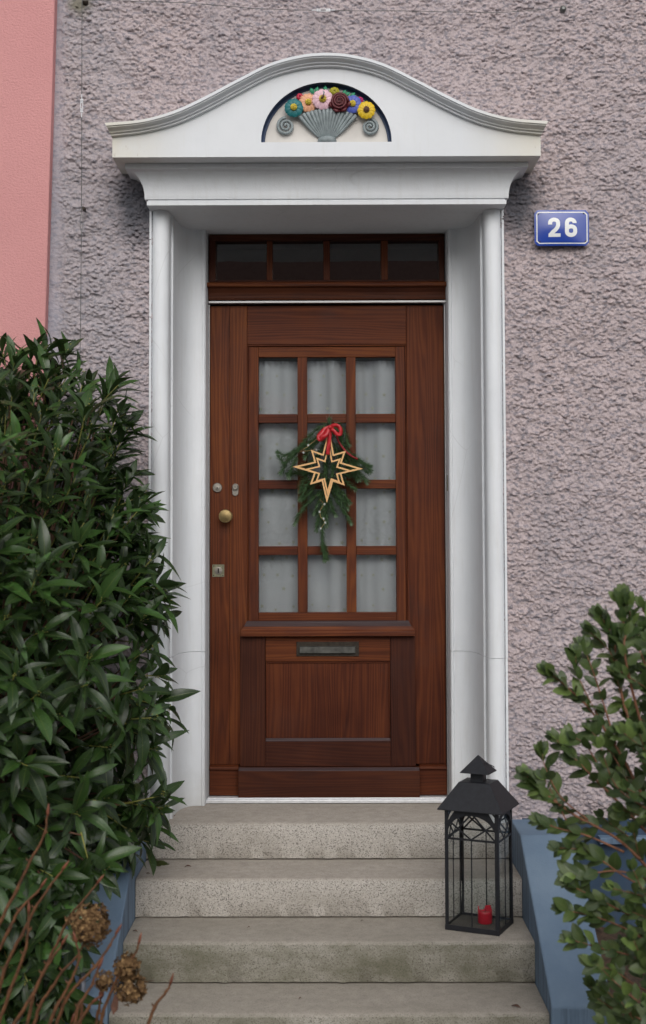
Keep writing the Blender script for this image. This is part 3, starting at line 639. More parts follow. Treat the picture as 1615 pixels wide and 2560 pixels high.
for z0, z1 in ZP:
    for a, c in XC: box('pane', M['glass'], door, a+.001, c-.001, .031, .034, z0+.001, z1-.001, 0)
# weatherboard
P = [(0, -.002, .7335), (0, -.030, .712), (0, -.036, .700), (0, -.044, .6935), (0, -.046, .690), (0, -.046, .674), (0, -.002, .672)]
V = []
for j, (x, y, z) in enumerate(P):
    hw = .335 if j == 0 else (.345 if j == 1 else .355); V.append((-hw, y, z))
for j, (x, y, z) in enumerate(P):
    hw = .335 if j == 0 else (.345 if j == 1 else .3565); V.append((hw, y, z))
b = MB().add(V, [tuple(range(7)), tuple(range(13, 6, -1))]+[(i, i+7, (i+1) % 7+7, (i+1) % 7) for i in range(7)])
wb = b.build('weatherboard', wh_, door, bevel=.001)
b = MB()           # raised weathered grain ridges on its sloping top
for i in range(9):
    tt = .06+i*.105; y = -.002-.029*tt; z = .7342-.0225*tt; b.box(-.334-.010*tt, .334+.010*tt, y-.0012, y+.0010, z-.001, z+.0016+.0006*(i % 3))
b.build('weathered_ridges', M['wood_grey'], wb)
# lower panel
Y1 = -.016
box('panel_stile', dv_, door, -.3615, -.2572, Y1, -.0005, .1405, .6710, .002); box('panel_stile', dv_, door, .2572, .3600, Y1, -.0005, .1405, .6710, .002)
box('panel_rail', wh_, door, -.2567, .2567, Y1+.001, -.0005, .5680, .6705, .003)
MB().prism([(-.2567, -.0005, .2545), (-.2567, -.0065, .2545), (-.2567, Y1+.001, .2435), (-.2567, Y1+.001, .1410), (-.2567, -.0005, .1410)], (.5134, 0, 0)).build('panel_rail', dh_, door, bevel=.0012)
b = MB().prism([(-.2555, -.0073, .2549), (-.2555, Y1-.0002, .2437), (-.2555, Y1+.0008, .2427), (-.2555, -.0063, .2539)], (.511, 0, 0)); b.build('weathered_edge', M['wood_grey'], door)
box('panel', wv_, door, -.2560, .2560, -.0055, -.0008, .2550, .5675, .001)
for a, c in ((-.2560, -.2500), (.2500, .2560)): box('panel_bead', wv_, door, a, c, -.010, -.0058, .2555, .5670, .002)
box('panel_bead', wh_, door, -.2495, .2495, -.010, -.0058, .5610, .5670, .002)
# kick boards
MB().prism([(-.3665, -.002, .1400), (-.3665, -.030, .1385), (-.3665, -.046, .1295), (-.3665, -.047, .1280), (-.3665, -.047, .0205), (-.3665, -.002, .0205)], (.7400, 0, 0)).build('kick_board', dh_, door, bevel=.002)
MB().prism([(-.365, -.030, .1392), (-.365, -.0462, .1303), (-.365, -.047, .1285), (-.365, -.029, .1378)], (.737, 0, 0)).build('weathered_edge', M['wood_grey'], door)
for a, c in ((-.4868, -.3670), (.3740, .4868)):
    MB().prism([(a, .03, .1465), (a, -.004, .1462), (a, -.020, .1400), (a, -.022, .130), (a, -.014, .1245), (a, -.014, .0235), (a, .03, .0235)], (c-a, 0, 0)).build('kick_board', wh_, door, bevel=.0015)
# metalwork
def disc(name, x, z, r, y, prof, mat, par): return MB().lathe([(r*a, h) for a, h in prof], (x, y, z), 'y', 32).build(name, mat, par, smooth='auto')
lk = disc('lock', -.4564, 1.2864, .0200, 0, [(1, -.002), (1, .004), (.93, .006), (.88, .006), (.84, .005), (.5, .0055), (.1, .0055)], M['steel'], door)
disc('lock_core', -.4564, 1.2850, .0090, -.0056, [(1, 0), (1, .0015), (.8, .002)], M['steel'], lk); box('keyway', M['hole'], lk, -.4576, -.4554, -.0085, -.0078, 1.2810, 1.2890, 0)
b = MB(); P = [(-.3816+.0135*math.cos(R(a)), 1.2890+.0135*math.sin(R(a))) for a in range(0, 181, 15)]+[(-.3816+.0125*math.cos(R(a)), 1.2640+.0125*math.sin(R(a))) for a in range(180, 361, 15)]
lk = b.prism([(x, .0, z) for x, z in P], (0, -.0055, 0)).build('lock', M['steel'], door, bevel=.001); lk['label'] = 'oval cylinder lock'
disc('lock_core', -.3816, 1.2880, .0118, -.0050, [(1, 0), (1, .010), (.85, .012), (.3, .012)], M['steel'], lk); box('keyway', M['hole'], lk, -.3830, -.3804, -.0180, -.0168, 1.2862, 1.2905, 0)
kn = disc('knob', -.4198, 1.1675, .0280, 0, [(.95, -.001), (.95, .003), (.45, .006), (.40, .026), (.80, .031), (1, .036), (1, .043), (.93, .0475), (.88, .0475), (.60, .0500), (.25, .0515)], M['brass'], door)
kp = box('keyhole_plate', M['verdi'], door, -.4770, -.4272, -.003, -.0003, .9165, .9675, .0006)
disc('keyhole_ring', -.4519, .9422, .0160, -.0030, [(1, 0), (1, .0012), (.9, .0016)], M['steel'], kp)
box('keyway', M['hole'], kp, -.4542, -.4496, -.0052, -.0044, .9330, .9520, 0)
for dx in (-.0190, .0190):
    for dz in (-.0195, .0195): disc('screw', -.4521+dx, .9419+dz, .0022, -.0030, [(1, 0), (.8, .0012)], M['bronze'], kp)
ms = box('mail_slot', M['bronze'], door, -.1290, .1285, Y1-.0035, Y1+.0008, .5905, .6495, .001)
MB().prism([(-.1155, Y1-.0036, .6330), (-.1155, Y1-.0125, .6300), (-.1155, Y1-.0165, .6040), (-.1155, Y1-.0145, .6025), (-.1155, Y1-.0036, .6060)], (.2290, 0, 0)).build('flap', M['bronze_l'], ms, bevel=.0008)
for x, z in ((-.122, .644), (.122, .644), (-.122, .596), (.122, .596), (0, .6445), (0, .5955)): disc('screw', x, z, .0026, Y1-.0035, [(1, 0), (.8, .0012)], M['bronze'], ms)
# threshold
th = thing('threshold', 'white metal threshold bar under the door', 'threshold')
box('bar', M['alu_w'], th, -.4965, .4970, -.060, .04, .0005, .0125, .0015); box('lip', M['alu_w'], th, -.4920, .4930, -.048, -.0485+.060, .0127, .0200, .0012)
# small strike plate on the right reveal
box('strike_plate', M['verdi'], None, .4932, .4955, -.055, -.036, 1.268, 1.333, .0005); tagit(COL.objects[-1], 'small tarnished strike plate on the right reveal beside the door', 'plate')
o = COL.objects[-1]; disc('screw', 0, 0, .003, 0, [(1, 0), (.8, .002)], M['steel'], o); COL.objects[-1].location = (.4940, -.0465, 1.300)

# hall behind the glass
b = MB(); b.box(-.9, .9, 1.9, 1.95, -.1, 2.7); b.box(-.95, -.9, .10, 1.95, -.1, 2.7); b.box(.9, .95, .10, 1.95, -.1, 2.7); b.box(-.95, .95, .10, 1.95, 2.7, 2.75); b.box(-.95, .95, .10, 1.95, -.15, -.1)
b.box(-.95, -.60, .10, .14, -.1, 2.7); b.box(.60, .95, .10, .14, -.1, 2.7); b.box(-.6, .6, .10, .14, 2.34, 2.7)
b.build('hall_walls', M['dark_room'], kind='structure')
# curtain
cur = thing('door_curtain', 'white voile curtain with small stars hanging behind the door panes', 'curtain')
nx, nz = 180, 60; V = []
cr = random.Random(3); ph = [(cr.uniform(18, 75), cr.uniform(0, 6.3), cr.uniform(.4, 1)) for _ in range(6)]
def cury(x, z):
    k = .35+.65*max(0, (z-.75)/1.08)
    return .078+k*.0085*sum(a*math.sin(f*x+p+.35*math.sin(z*2+p)) for f, p, a in ph)
for i in range(nx+1):
    for j in range(nz+1):
        x = -.305+.61*i/nx; z = .745+1.077*j/nz; y = cury(x, z)
        if z > 1.795: y -= .006+.003*math.sin(x*260)
        V.append((x, y, z))
F = [(i*(nz+1)+j, (i+1)*(nz+1)+j, (i+1)*(nz+1)+j+1, i*(nz+1)+j+1) for i in range(nx) for j in range(nz)]
o = MB().add(V, F).build('voile', M['voile'], cur, smooth=True)
gat = o.data.attributes.new('fold_bands', 'FLOAT', 'POINT')       # sheer and dense bands painted in to stand for fold shading and gathers
def sheer(x, z):
    k = .30+.70*max(0, (z-.75)/1.08)
    f = .5+.5*math.sin(95*x+1.3*math.sin(31*x+z*.7)+.5*math.sin(3*z)); g_ = .5+.5*math.sin(41*x+2.1*math.sin(17*x)+.9*z)
    e_ = 0 if z < 1.795 else .12
    return max(0, .03+k*(.22*f**2*g_+.14*g_)+e_)
gat.data.foreach_set('value', [sheer(v.co.x, v.co.z) for v in o.data.vertices])
sm = None; 
def starmesh(n=5, r0=.010, r1=.0042):
    P = [((r0 if k % 2 == 0 else r1)*math.sin(math.pi*k/n), 0, (r0 if k % 2 == 0 else r1)*math.cos(math.pi*k/n)) for k in range(2*n)]
    me = mesh('star', P+[(0, -.0008, 0)], [(k, (k+1) % (2*n), 2*n) for k in range(2*n)]); me.materials.append(M['gold_thread']); return me
sm = starmesh()
for i in range(9):
    for j in range(15):
        x = -.275+.068*i+(.034 if j % 2 else 0)+cr.uniform(-.012, .012); z = .785+.069*j+cr.uniform(-.014, .014)
        if abs(x) > .285 or cr.random() < .18 or z > 1.78: continue
        o = bpy.data.objects.new('star', sm); COL.objects.link(o); o.parent = cur; o.location = (x, cury(x, z)-.0035, z); o.rotation_euler = (0, cr.uniform(-3, 3), 0); o.scale = (cr.uniform(.7, 1.1),)*3

# ------------------------------------------------------------------ fir spray with star and bow
YD = -.012
def D(x, y, off): # drawing of the spray -> metres on the door
    p = at(670+x*.18433, 1020+y*.18433, YD-off); return p
fir = thing('fir_spray', 'dark green fir branches tied together on the door', 'fir spray')
fr_ = random.Random(5)
def sprig(pts, n=330, nl=.0275, rad=.0022, off=.03):
    P = [D(x, y, off+(o_ if len(q) > 2 else 0)) for q in pts for (x, y, o_) in [(q[0], q[1], q[2] if len(q) > 2 else 0)]]
    b = MB(); L = [0]
    for a, c in zip(P[:-1], P[1:]): L.append(L[-1]+(c-a).length)
    b.tube(P, [rad*(1-.5*i/len(P)) for i in range(len(P))], 5)
    tw = b.build('twig', M['fir_bark'], fir)
    b = MB(); n = int(n*L[-1]/.09)
    for i in range(n):
        s = fr_.random()*L[-1]; k = max(j for j in range(len(P)-1) if L[j] <= s); t_ = (s-L[k])/(L[k+1]-L[k]); p = P[k].lerp(P[k+1], t_); d = (P[k+1]-P[k]).normalized()
        a = Vector((d.z, 0, -d.x)); c = Vector((0, -1, 0)); th_ = fr_.uniform(0, 2*math.pi); side = a*math.cos(th_)+c*math.sin(th_)*(.75 if math.sin(th_) > 0 else .25)
        v = (d*fr_.uniform(.45, 1.05)+side*fr_.uniform(.7, 1.5)).normalized()*nl*fr_.uniform(.7, 1.15); wd = d.cross(v).normalized()*.00105
        m_ = p+v*.55+Vector((0, -.001, 0)); b.add([p-wd*.6, p+wd*.6, m_+wd, m_-wd, p+v], [(0, 1, 2, 3), (3, 2, 4)])
    for i in range(14):
        v = ((P[-1]-P[-2]).normalized()+Vector((fr_.uniform(-.5, .5), fr_.uniform(-.6, 0), fr_.uniform(-.5, .5)))).normalized()*nl; wd = Vector((.0012, 0, 0)) if abs(v.x) < abs(v.z) else Vector((0, 0, .0012))
        b.add([P[-1]-wd, P[-1]+wd, P[-1]+v*.6+wd, P[-1]+v*.6-wd, P[-1]+v], [(0, 1, 2, 3), (3, 2, 4)])
    b.build('needles', M['fir'], tw, kind='stuff')
S = [[(830, 110), (835, 180), (835, 260), (840, 420)], [(800, 200), (700, 270), (600, 350), (500, 450), (420, 560), (330, 640)], [(740, 330), (620, 430), (540, 520)], [(420, 560), (320, 620), (230, 650), (170, 620)],
     [(380, 620), (280, 690), (210, 740), (165, 690)], [(330, 660), (240, 760), (190, 850)], [(900, 190), (980, 260), (1040, 350), (1080, 470)], [(850, 300), (940, 430), (1010, 560), (1110, 680), (1230, 740), (1350, 780)], [(1110, 700), (1230, 800), (1330, 860)],
     [(1100, 740), (1220, 860), (1320, 980)], [(1000, 620), (1100, 820), (1180, 940)], [(880, 450), (940, 620), (980, 800)], [(770, 420), (720, 560), (640, 700)], [(830, 300), (800, 600), (790, 850), (770, 1100)], [(790, 1000), (760, 1250), (740, 1450), (735, 1700), (745, 1880), (765, 2030)],
     [(770, 1250), (720, 1380), (680, 1500), (665, 1620)], [(800, 1250), (790, 1400), (790, 1560)], [(760, 880), (620, 960), (520, 1060), (450, 1200)], [(700, 980), (600, 1060), (500, 1090)], [(740, 1120), (620, 1220), (500, 1330), (420, 1440), (375, 1540)], [(640, 860), (520, 900), (400, 880), (310, 890)], [(560, 940), (470, 990), (440, 1090)],
     [(820, 950), (940, 1080), (1020, 1160), (1080, 1260)], [(840, 1120), (940, 1260), (1030, 1400), (1110, 1530)], [(880, 1020), (980, 1200), (1060, 1330)], [(900, 900), (1020, 980), (1150, 1080)], [(860, 760), (960, 840), (1060, 900)], [(760, 700), (780, 860), (760, 1000)], [(860, 700), (880, 860), (850, 1000)], [(930, 280), (960, 380), (1060, 560)], [(700, 640), (600, 800), (520, 860)]]
S += [[(830, 240), (740, 360), (660, 430), (590, 470)], [(700, 420), (600, 520), (520, 640)], [(870, 230), (960, 330), (1010, 450)], [(640, 1060), (560, 1160), (470, 1230)], [(900, 560), (1020, 660), (1100, 760)], [(820, 1180), (860, 1330), (900, 1420)], [(1000, 560), (1130, 640), (1260, 720), (1370, 830)],
      [(760, 1150), (690, 1280), (640, 1400)], [(860, 980), (900, 1120), (980, 1230)], [(620, 700), (560, 760), (470, 790)], [(1150, 720), (1180, 830), (1220, 940)], [(560, 480), (470, 520), (380, 580)], [(740, 1800), (770, 1900), (790, 2010)], [(400, 650), (330, 780), (290, 900)]]
for i, s_ in enumerate(S): sprig(s_, off=.016+.014*((i*7) % 5)/5)
# wooden star ornament: outer and inner frame
star = thing('wooden_star', 'pale plywood eight pointed double star hanging on the fir spray', 'star ornament')
c0 = D(812, 812, .062)
def star_pts(s, rot=0, dx=0, dz=0):
    P = []
    tips = [(90, .1640), (45, .1020), (0, .1450), (-45, .1010), (-90, .1450), (-135, .1010), (180, .1450), (135, .1020)]
    for k, (a, r_) in enumerate(tips):
        P.append((a, r_)); P.append((a-22.5, .0610))
    return [(c0.x+dx+s*r_*math.cos(R(a+rot)), c0.z+dz+s*r_*math.sin(R(a+rot))) for a, r_ in P]
def offset_in(P, w):
    n = len(P); out = []
    for i in range(n):
        p0, p1, p2 = Vector(P[i-1]), Vector(P[i]), Vector(P[(i+1) % n]); e1 = (p1-p0).normalized(); e2 = (p2-p1).normalized()
        n1 = Vector((e1.y, -e1.x)); n2 = Vector((e2.y, -e2.x)); bi = (n1+n2).normalized(); k = w/max(.18, bi.dot(n1)); out.append(p1+bi*k)
    return [(p.x, p.y) for p in out]
def frame_star(P, w, y, th_, name):
    Q = offset_in(P, w); n = len(P)
    V = [(x, y, z) for x, z in P]+[(x, y, z) for x, z in Q]+[(x, y+th_, z) for x, z in P]+[(x, y+th_, z) for x, z in Q]; F = []
    for i in range(n):
        j = (i+1) % n; F += [(i, j, n+j, n+i), (2*n+i, 3*n+i, 3*n+j, 2*n+j), (i, 2*n+i, 2*n+j, j), (n+i, n+j, 3*n+j, 3*n+i)]
    return MB().add(V, F).build(name, M['pale_wood'], star)
frame_star(star_pts(1, -1.8), .0068, c0.y-.008, .0045, 'star_frame')
frame_star(star_pts(.715, -1.8, .001, -.010), .0064, c0.y-.0030, .0045, 'star_frame')
b = MB(); 
for a in (-45, -135, 0, 180): 
    ca, sa = math.cos(R(a-1.8)), math.sin(R(a-1.8)); r0, r1 = (.070, .098) if a in (-45, -135) else (.098, .130)
    b.tube([(c0.x+ca*r0*.98, c0.y-.003, c0.z+sa*r0-.006), (c0.x+ca*r1*.9, c0.y-.005, c0.z+sa*r1*.95-.002)], .0016, 5)
b.build('bridge', M['pale_wood'], star)
# ribbon
bow = thing('ribbon_bow', 'red ribbon bow tied above the wooden star', 'ribbon')
def strip(pts, wd, mat, name, par):
    P = [D(x, y, o_) for x, y, o_ in pts]; n = 5 * (len(P)-1); Q = []
    for i in range(n+1):
        f = i/5; k = min(len(P)-2, int(f)); t_ = f-k; p0, p1, p2, p3 = P[max(0, k-1)], P[k], P[k+1], P[min(len(P)-1, k+2)]
        Q.append(.5*((2*p1)+(p2-p0)*t_+(2*p0-5*p1+4*p2-p3)*t_*t_+(3*p1-p0-3*p2+p3)*t_**3))
    V = []
    for i, p in enumerate(Q):
        d = (Q[min(i+1, len(Q)-1)]-Q[max(0, i-1)]); sd = Vector((-d.z, 0, d.x)); sd = sd.normalized() if sd.length > 1e-6 else Vector((1, 0, 0)); sd = (sd+Vector((0, .45*math.sin(i*.5), 0))).normalized()
        V += [p+sd*wd/2, p, p-sd*wd/2]
    for i in range(len(Q)): V[i*3+1] = V[i*3+1]+Vector((0, -.0015, 0))
    F = [(i*3+j, i*3+j+1, i*3+4+j, i*3+3+j) for i in range(len(Q)-1) for j in range(2)]
    o = MB().add(V, F).build(name, mat, par, smooth=True); md = o.modifiers.new('t', 'SOLIDIFY'); md.thickness = .0007; return o
strip([(845, 262, .075), (780, 290, .080), (715, 345, .086), (690, 400, .088), (715, 425, .090), (765, 380, .094), (810, 310, .090), (842, 262, .082)], .0200, M['ribbon'], 'loop', bow)
strip([(845, 258, .075), (890, 235, .082), (950, 245, .088), (990, 300, .088), (975, 355, .088), (925, 345, .092), (880, 300, .090), (848, 262, .082)], .0165, M['ribbon'], 'loop', bow)
strip([(838, 265, .082), (836, 350, .084), (828, 450, .083), (820, 540, .082), (808, 632, .080)], .0170, M['ribbon'], 'tail', bow)
strip([(850, 265, .072), (920, 350, .060), (960, 460, .052), (1040, 570, .054), (1130, 650, .056), (1215, 695, .050)], .0085, M['velvet'], 'tail', bow)
kp_ = D(842, 262, .086); MB().lathe([(.004, -.007), (.0075, -.003), (.0075, .003), (.004, .007)], kp_, 'z', 12).build('knot', M['ribbon'], bow, smooth=True)
b = MB(); b.tube([D(830, 110, .01), D(832, 90, .012)], .0012, 5); b.tube([D(790, 105, .014), D(800, 160, .02), D(838, 262, .05)], .0005, 4); b.tube([D(870, 105, .014), D(860, 160, .02), D(842, 262, .05)], .0005, 4); b.build('hanging_wire', M['wire'], bow)
# small snowflake glitter on a wire
gw = thing('wire_garland', 'thin wire garland with tiny pale snowflakes wound round the fir branches', 'garland')
MB().tube([D(760, 250, .05), D(690, 400, .05), D(560, 500, .05), (D(545, 520, .052)), D(430, 590, .05), D(590, 575, .06), D(650, 560, .062)], .0006, 4).build('wire', M['pale_wood'], gw)
MB().tube([D(705, 1240, .05), D(760, 1300, .052), D(700, 1400, .055), D(715, 1480, .055), D(735, 1500, .055), D(775, 1550, .056), D(715, 1640, .05)], .0006, 4).build('wire', M['pale_wood'], gw)
for x, y in ((545, 505), (655, 565), (480, 605), (768, 1302), (700, 1408), (755, 1500), (778, 1555), (713, 1635)):
    p = D(x, y, .058); b = MB()
    for k in range(3):
        a = math.pi*k/3+.3; v = Vector((math.cos(a), 0, math.sin(a)))*.0055; b.tube([p-v, p+v], .0007, 4)
    b.build('snowflake', M['enamel_w'], gw)

# ------------------------------------------------------------------ house number sign
sign = thing('house_number_sign', 'blue enamel house number sign reading 26 on the rough wall', 'sign', (.9055, -.437, 2.2670), 0)
sign.rotation_euler = (0, 0, 0)
SK = .0002005; A_, B_ = 525*SK, 347*SK
def dome(x, z): return .006+.0085*max(0, 1-(x/A_)**2)*max(0, 1-(z/B_)**2)**.8
V = []; nx, nz = 40, 28; cut = 62*SK
for i in range(nx+1):
    for j in range(nz+1):
        z = -B_+2*B_*j/nz; lim = A_-max(0, cut-(B_-abs(z))); x = -lim+2*lim*i/nx; V.append((x, -dome(x, z), z))
F = [(i*(nz+1)+j, (i+1)*(nz+1)+j, (i+1)*(nz+1)+j+1, i*(nz+1)+j+1) for i in range(nx) for j in range(nz)]
b = MB().add(V, F)
oc_ = [(-A_+cut, -B_), (A_-cut, -B_), (A_, -B_+cut), (A_, B_-cut), (A_-cut, B_), (-A_+cut, B_), (-A_, B_-cut), (-A_, -B_+cut)]
b.add([(x, -.0060, z) for x, z in oc_]+[(x*.985, .004, z*.985) for x, z in oc_], [(i, (i+1) % 8, 8+(i+1) % 8, 8+i) for i in range(8)]+[tuple(range(8, 16))])
b.build('plate', M['enamel'], sign, smooth='auto')
def flat_stroke(pts, wd, name, mat, closed=False, miter=True):
    P = [Vector(p) for p in pts]; n = len(P); V = []
    for i in range(n):
        p0 = P[i-1] if (closed or i > 0) else None; p2 = P[(i+1) % n] if (closed or i < n-1) else None
        e1 = (P[i]-p0).normalized() if p0 is not None else (p2-P[i]).normalized(); e2 = (p2-P[i]).normalized() if p2 is not None else e1
        n1 = Vector((-e1.y, e1.x)); n2 = Vector((-e2.y, e2.x)); bi = (n1+n2).normalized(); k = wd/2/max(.4, bi.dot(n1))
        for s_ in (1, 0, -1): q = P[i]+bi*k*s_; V.append((q.x, -dome(q.x, q.y)-.0007, q.y))
    F = [(i*3+j, i*3+j+1, ((i+1) % n)*3+j+1, ((i+1) % n)*3+j) for i in range(n if closed else n-1) for j in (0, 1)]
    return V, F
def S2(x, y): return ((x-795)*SK, (517-y)*SK)
def arc_(cx, cy, rx, ry, a0, a1, n=10): return [(cx+rx*math.cos(R(a0+(a1-a0)*i/n)), cy-ry*math.sin(R(a0+(a1-a0)*i/n))) for i in range(n+1)]
bd = [(350, 218), (1230, 218), (1280, 262), (1280, 775), (1235, 818), (365, 818), (318, 775), (318, 262)]
dens = []
for i in range(8):
    (x0, y0), (x1, y1) = bd[i], bd[(i+1) % 8]; k = 10 if i % 2 == 0 else 1
    dens += [(x0+(x1-x0)*q/k, y0+(y1-y0)*q/k) for q in range(k)]
V, F = flat_stroke([S2(*p) for p in dens], 20*SK, '', None, True); MB().add(V, F).build('border_line', M['enamel_w'], sign)
two = [(568, 458), (568, 425)]+arc_(644, 425, 76, 62, 180, 0)[1:]+[(720, 470)]+[(706, 515), (670, 560), (620, 604), (585, 645), (575, 668)]
V, F = flat_stroke([S2(*p) for p in two], 76*SK, '', None); b = MB().add(V, F)
V, F = flat_stroke([S2(536+ (765-536)*i/6, 665) for i in range(7)], 67*SK, '', None); b.add([(x, y-.0002, z) for x, y, z in V], F); b.build('digit_two', M['enamel_w'], sign)
six = [(1037, 432), (1037, 422)]+arc_(964, 425, 74, 62, 0, 180)[1:]+[(888, 470), (888, 560), (888, 600)]+arc_(967, 600, 79, 64, 180, 360)[1:]+[(1046, 560)]+arc_(967, 556, 79, 58, 0, 150)[1:]
V, F = flat_stroke([S2(*p) for p in six], 76*SK, '', None); MB().add([(x, y-.00003*(i//3), z) for i, (x, y, z) in enumerate(V)], F).build('digit_six', M['enamel_w'], sign)
for p in ((345, 250), (1222, 240), (370, 785), (1248, 778)):
    x, z = S2(*p); MB().lathe([(.0028, -.001), (.0028, .0018), (.0018, .0024)], (x, -dome(x, z), z), 'y', 10).build('screw', M['bronze'], sign, smooth=True)

# ------------------------------------------------------------------ trellis wires
WW = -.452
v_ = thing('vertical_trellis_wire', 'thin vertical steel wire with a tensioner on the rough wall at left', 'wire')
b = MB(); b.tube([(-.9475, WW, 3.4), (-.9455, WW, 2.775)], .0014, 5); b.tube([(-.9452, WW, 2.72), (-.9440, WW, 2.33)], .0014, 5); b.tube([(-.9440, WW, 2.33), (-.9495, WW, 2.31), (-.9490, WW, 2.275), (-.9440, WW, 2.25)], .0011, 5); b.tube([(-.9440, WW, 2.33), (-.9385, WW, 2.31), (-.9390, WW, 2.275), (-.9440, WW, 2.25)], .0011, 5)
b.tube([(-.9440, WW, 2.25), (-.9450, WW, 1.9), (-.9490, WW, 1.5), (-.9500, WW, .6)], .0014, 5); b.build('wire', M['wire'], v_)
def turnbuckle(par, c, d):
    d = Vector(d); s_ = Vector((d.z, 0, -d.x)); b = MB(); c = Vector(c)
    for k in (-1, 1): b.tube([c-d*.024+s_*.0042*k, c+d*.024+s_*.0042*k], .0015, 6)
    for k in (-1, 1): b.tube([c+d*.024*k-s_*.0055, c+d*.024*k+s_*.0055], .0030, 6)
    b.tube([c-d*.045, c-d*.010], .0018, 6); b.tube([c+d*.010, c+d*.045], .0018, 6); return b.build('turnbuckle', M['alu_w'], par)
turnbuckle(v_, (-.9453, WW-.003, 2.748), (0, 0, 1))
b = MB(); b.lathe([(.012, -.03), (.012, .004), (.006, .010)], (-.9405, WW+.03, 3.172), 'y', 10); b.build('anchor', M['bronze'], v_, smooth=True)
box('screw', M['bronze'], v_, -.941, -.932, WW-.004, WW+.03, 2.342, 2.354, .001)
h_ = thing('horizontal_trellis_wire', 'thin sagging steel wire with a tensioner near the top of the photo', 'wire')
hp = [(-.9475, 3.165), (-.7600, 3.161), (-.5666, 3.154), (-.42, 3.143), (-.2714, 3.1289), (-.1300, 3.1235), (.0, 3.1200), (.1500, 3.1180), (.2873, 3.1180), (.4800, 3.112), (.6750, 3.1090), (.8000, 3.117), (.9077, 3.1298)]
b = MB(); b.tube([(x, WW, z) for x, z in hp], .0013, 5); b.lathe([(.012, -.03), (.012, .004), (.006, .010)], (.925, WW+.03, 3.135), 'y', 10); b.build('wire', M['wire'], h_)
turnbuckle(h_, (-.010, WW-.003, 3.1205), (1, 0, 0))

# ------------------------------------------------------------------ lantern and candle
lan = thing('lantern', 'tall black metal lantern with arched glass sides on the steps', 'lantern', (.5243, -.8215, -RS*2+.0008), R(-24.5))
LW, LD = .192/2, .168/2; ZE = .410
bk = M['black']
def lbox(name, x0, x1, y0, y1, z0, z1, par=lan, mat=bk, bv=.0008): return box(name, mat, par, x0, x1, y0, y1, z0, z1, bv)
pw = .0125
for sx_ in (-1, 1):
    for sy_ in (-1, 1):
        b = MB(); x, y = sx_*LW, sy_*LD      # L shaped corner post
        b.box(min(x, x-sx_*pw), max(x, x-sx_*pw), min(y, y-sy_*.0025), max(y, y-sy_*.0025), .018, ZE); b.box(min(x, x-sx_*.0025), max(x, x-sx_*.0025), min(y-sy_*.0026, y-sy_*pw), max(y-sy_*.0026, y-sy_*pw), .018, ZE); b.build('post', bk, lan)
for y in (-LD, LD): lbox('base_rail', -LW-.001, LW+.001, min(y, y*.965)-.0005, max(y, y*.965)+.0005, 0, .0175)
for x in (-LW, LW): lbox('base_rail', min(x, x*.97), max(x, x*.97), -LD*.96, LD*.96, 0, .0175)
lbox('floor', -LW*.965, LW*.965, -LD*.95, LD*.95, .006, .0095, mat=M['blk_floor'])
def side(W, place):
    """arch plate, crossed braces, rails and middle rod for one side; place maps (u, depth, z) to lantern space"""
    zr = .312; b = MB(); n = 16; hw = W-pw*.85
    # arch spandrels: outer rectangle minus ellipse
    for sgn in (-1, 1):
        V = []; 
        for i in range(n+1):
            a = R(90*i/n); ex = hw*math.cos(a); ez = zr+.016+(ZE-.016-zr-.016)*math.sin(a); V += [place(sgn*ex, 0, ez), place(sgn*hw if i < n*.5 else sgn*ex, 0, ez if i < n*.5 else ZE-.002)]
            V += [place(sgn*ex, .0022, ez), place(sgn*hw if i < n*.5 else sgn*ex, .0022, ez if i < n*.5 else ZE-.002)]
        F = []
        for i in range(n): a = i*4; F += [(a, a+1, a+5, a+4), (a+2, a+6, a+7, a+3), (a, a+4, a+6, a+2)]
        b.add(V, F)
    b.build('arch_plate', bk, lan)
    def bar(name, u0, z0, u1, z1, w_=.0032, d0=0., d1=.003):
        d = Vector((u1-u0, z1-z0)).normalized(); n_ = Vector((-d.y, d.x))*w_
        P = [place(u0+n_.x, d0, z0+n_.y), place(u1+n_.x, d0, z1+n_.y), place(u1-n_.x, d0, z1-n_.y), place(u0-n_.x, d0, z0-n_.y)]; Q = [place(u0+n_.x, d1, z0+n_.y), place(u1+n_.x, d1, z1+n_.y), place(u1-n_.x, d1, z1-n_.y), place(u0-n_.x, d1, z0-n_.y)]
        MB().add(P+Q, [(0, 1, 2, 3), (7, 6, 5, 4), (0, 4, 5, 1), (1, 5, 6, 2), (2, 6, 7, 3), (3, 7, 4, 0)]).build(name, bk, lan)
    bar('cross_rail', -hw, zr, hw, zr, .0035)
    bar('brace', -hw*.86, ZE-.045, -.002, zr, .0028, .0032, .0055); bar('brace', -.002, zr, hw*.86, ZE-.045, .0028, .0032, .0055)
    bar('brace', -hw*.05, ZE-.006, hw*.98, zr, .0028, .0058, .008); bar('brace', hw*.05, ZE-.006, -hw*.98, zr, .0028, .0083, .010)
    bar('middle_rod', 0, .018, 0, zr, .0018, .0, .003)
    V = [place(-hw-.004, .0045, .0185), place(hw+.004, .0045, .0185), place(hw+.004, .0045, ZE-.003), place(-hw-.004, .0045, ZE-.003)]; V += [v+(place(0, .002, 0)-place(0, 0, 0)) for v in V]
    MB().add(V, [(0, 1, 2, 3), (7, 6, 5, 4), (0, 4, 5, 1), (1, 5, 6, 2), (2, 6, 7, 3), (3, 7, 4, 0)]).build('glass_pane', M['glass_l'], lan)
side(LW, lambda u, d, z: Vector((u, -LD+d+.0005, z))); side(LW, lambda u, d, z: Vector((u, LD-d-.0005, z)))
side(LD, lambda u, d, z: Vector((LW-d-.0005, u, z))); side(LD, lambda u, d, z: Vector((-LW+d+.0005, u, z)))
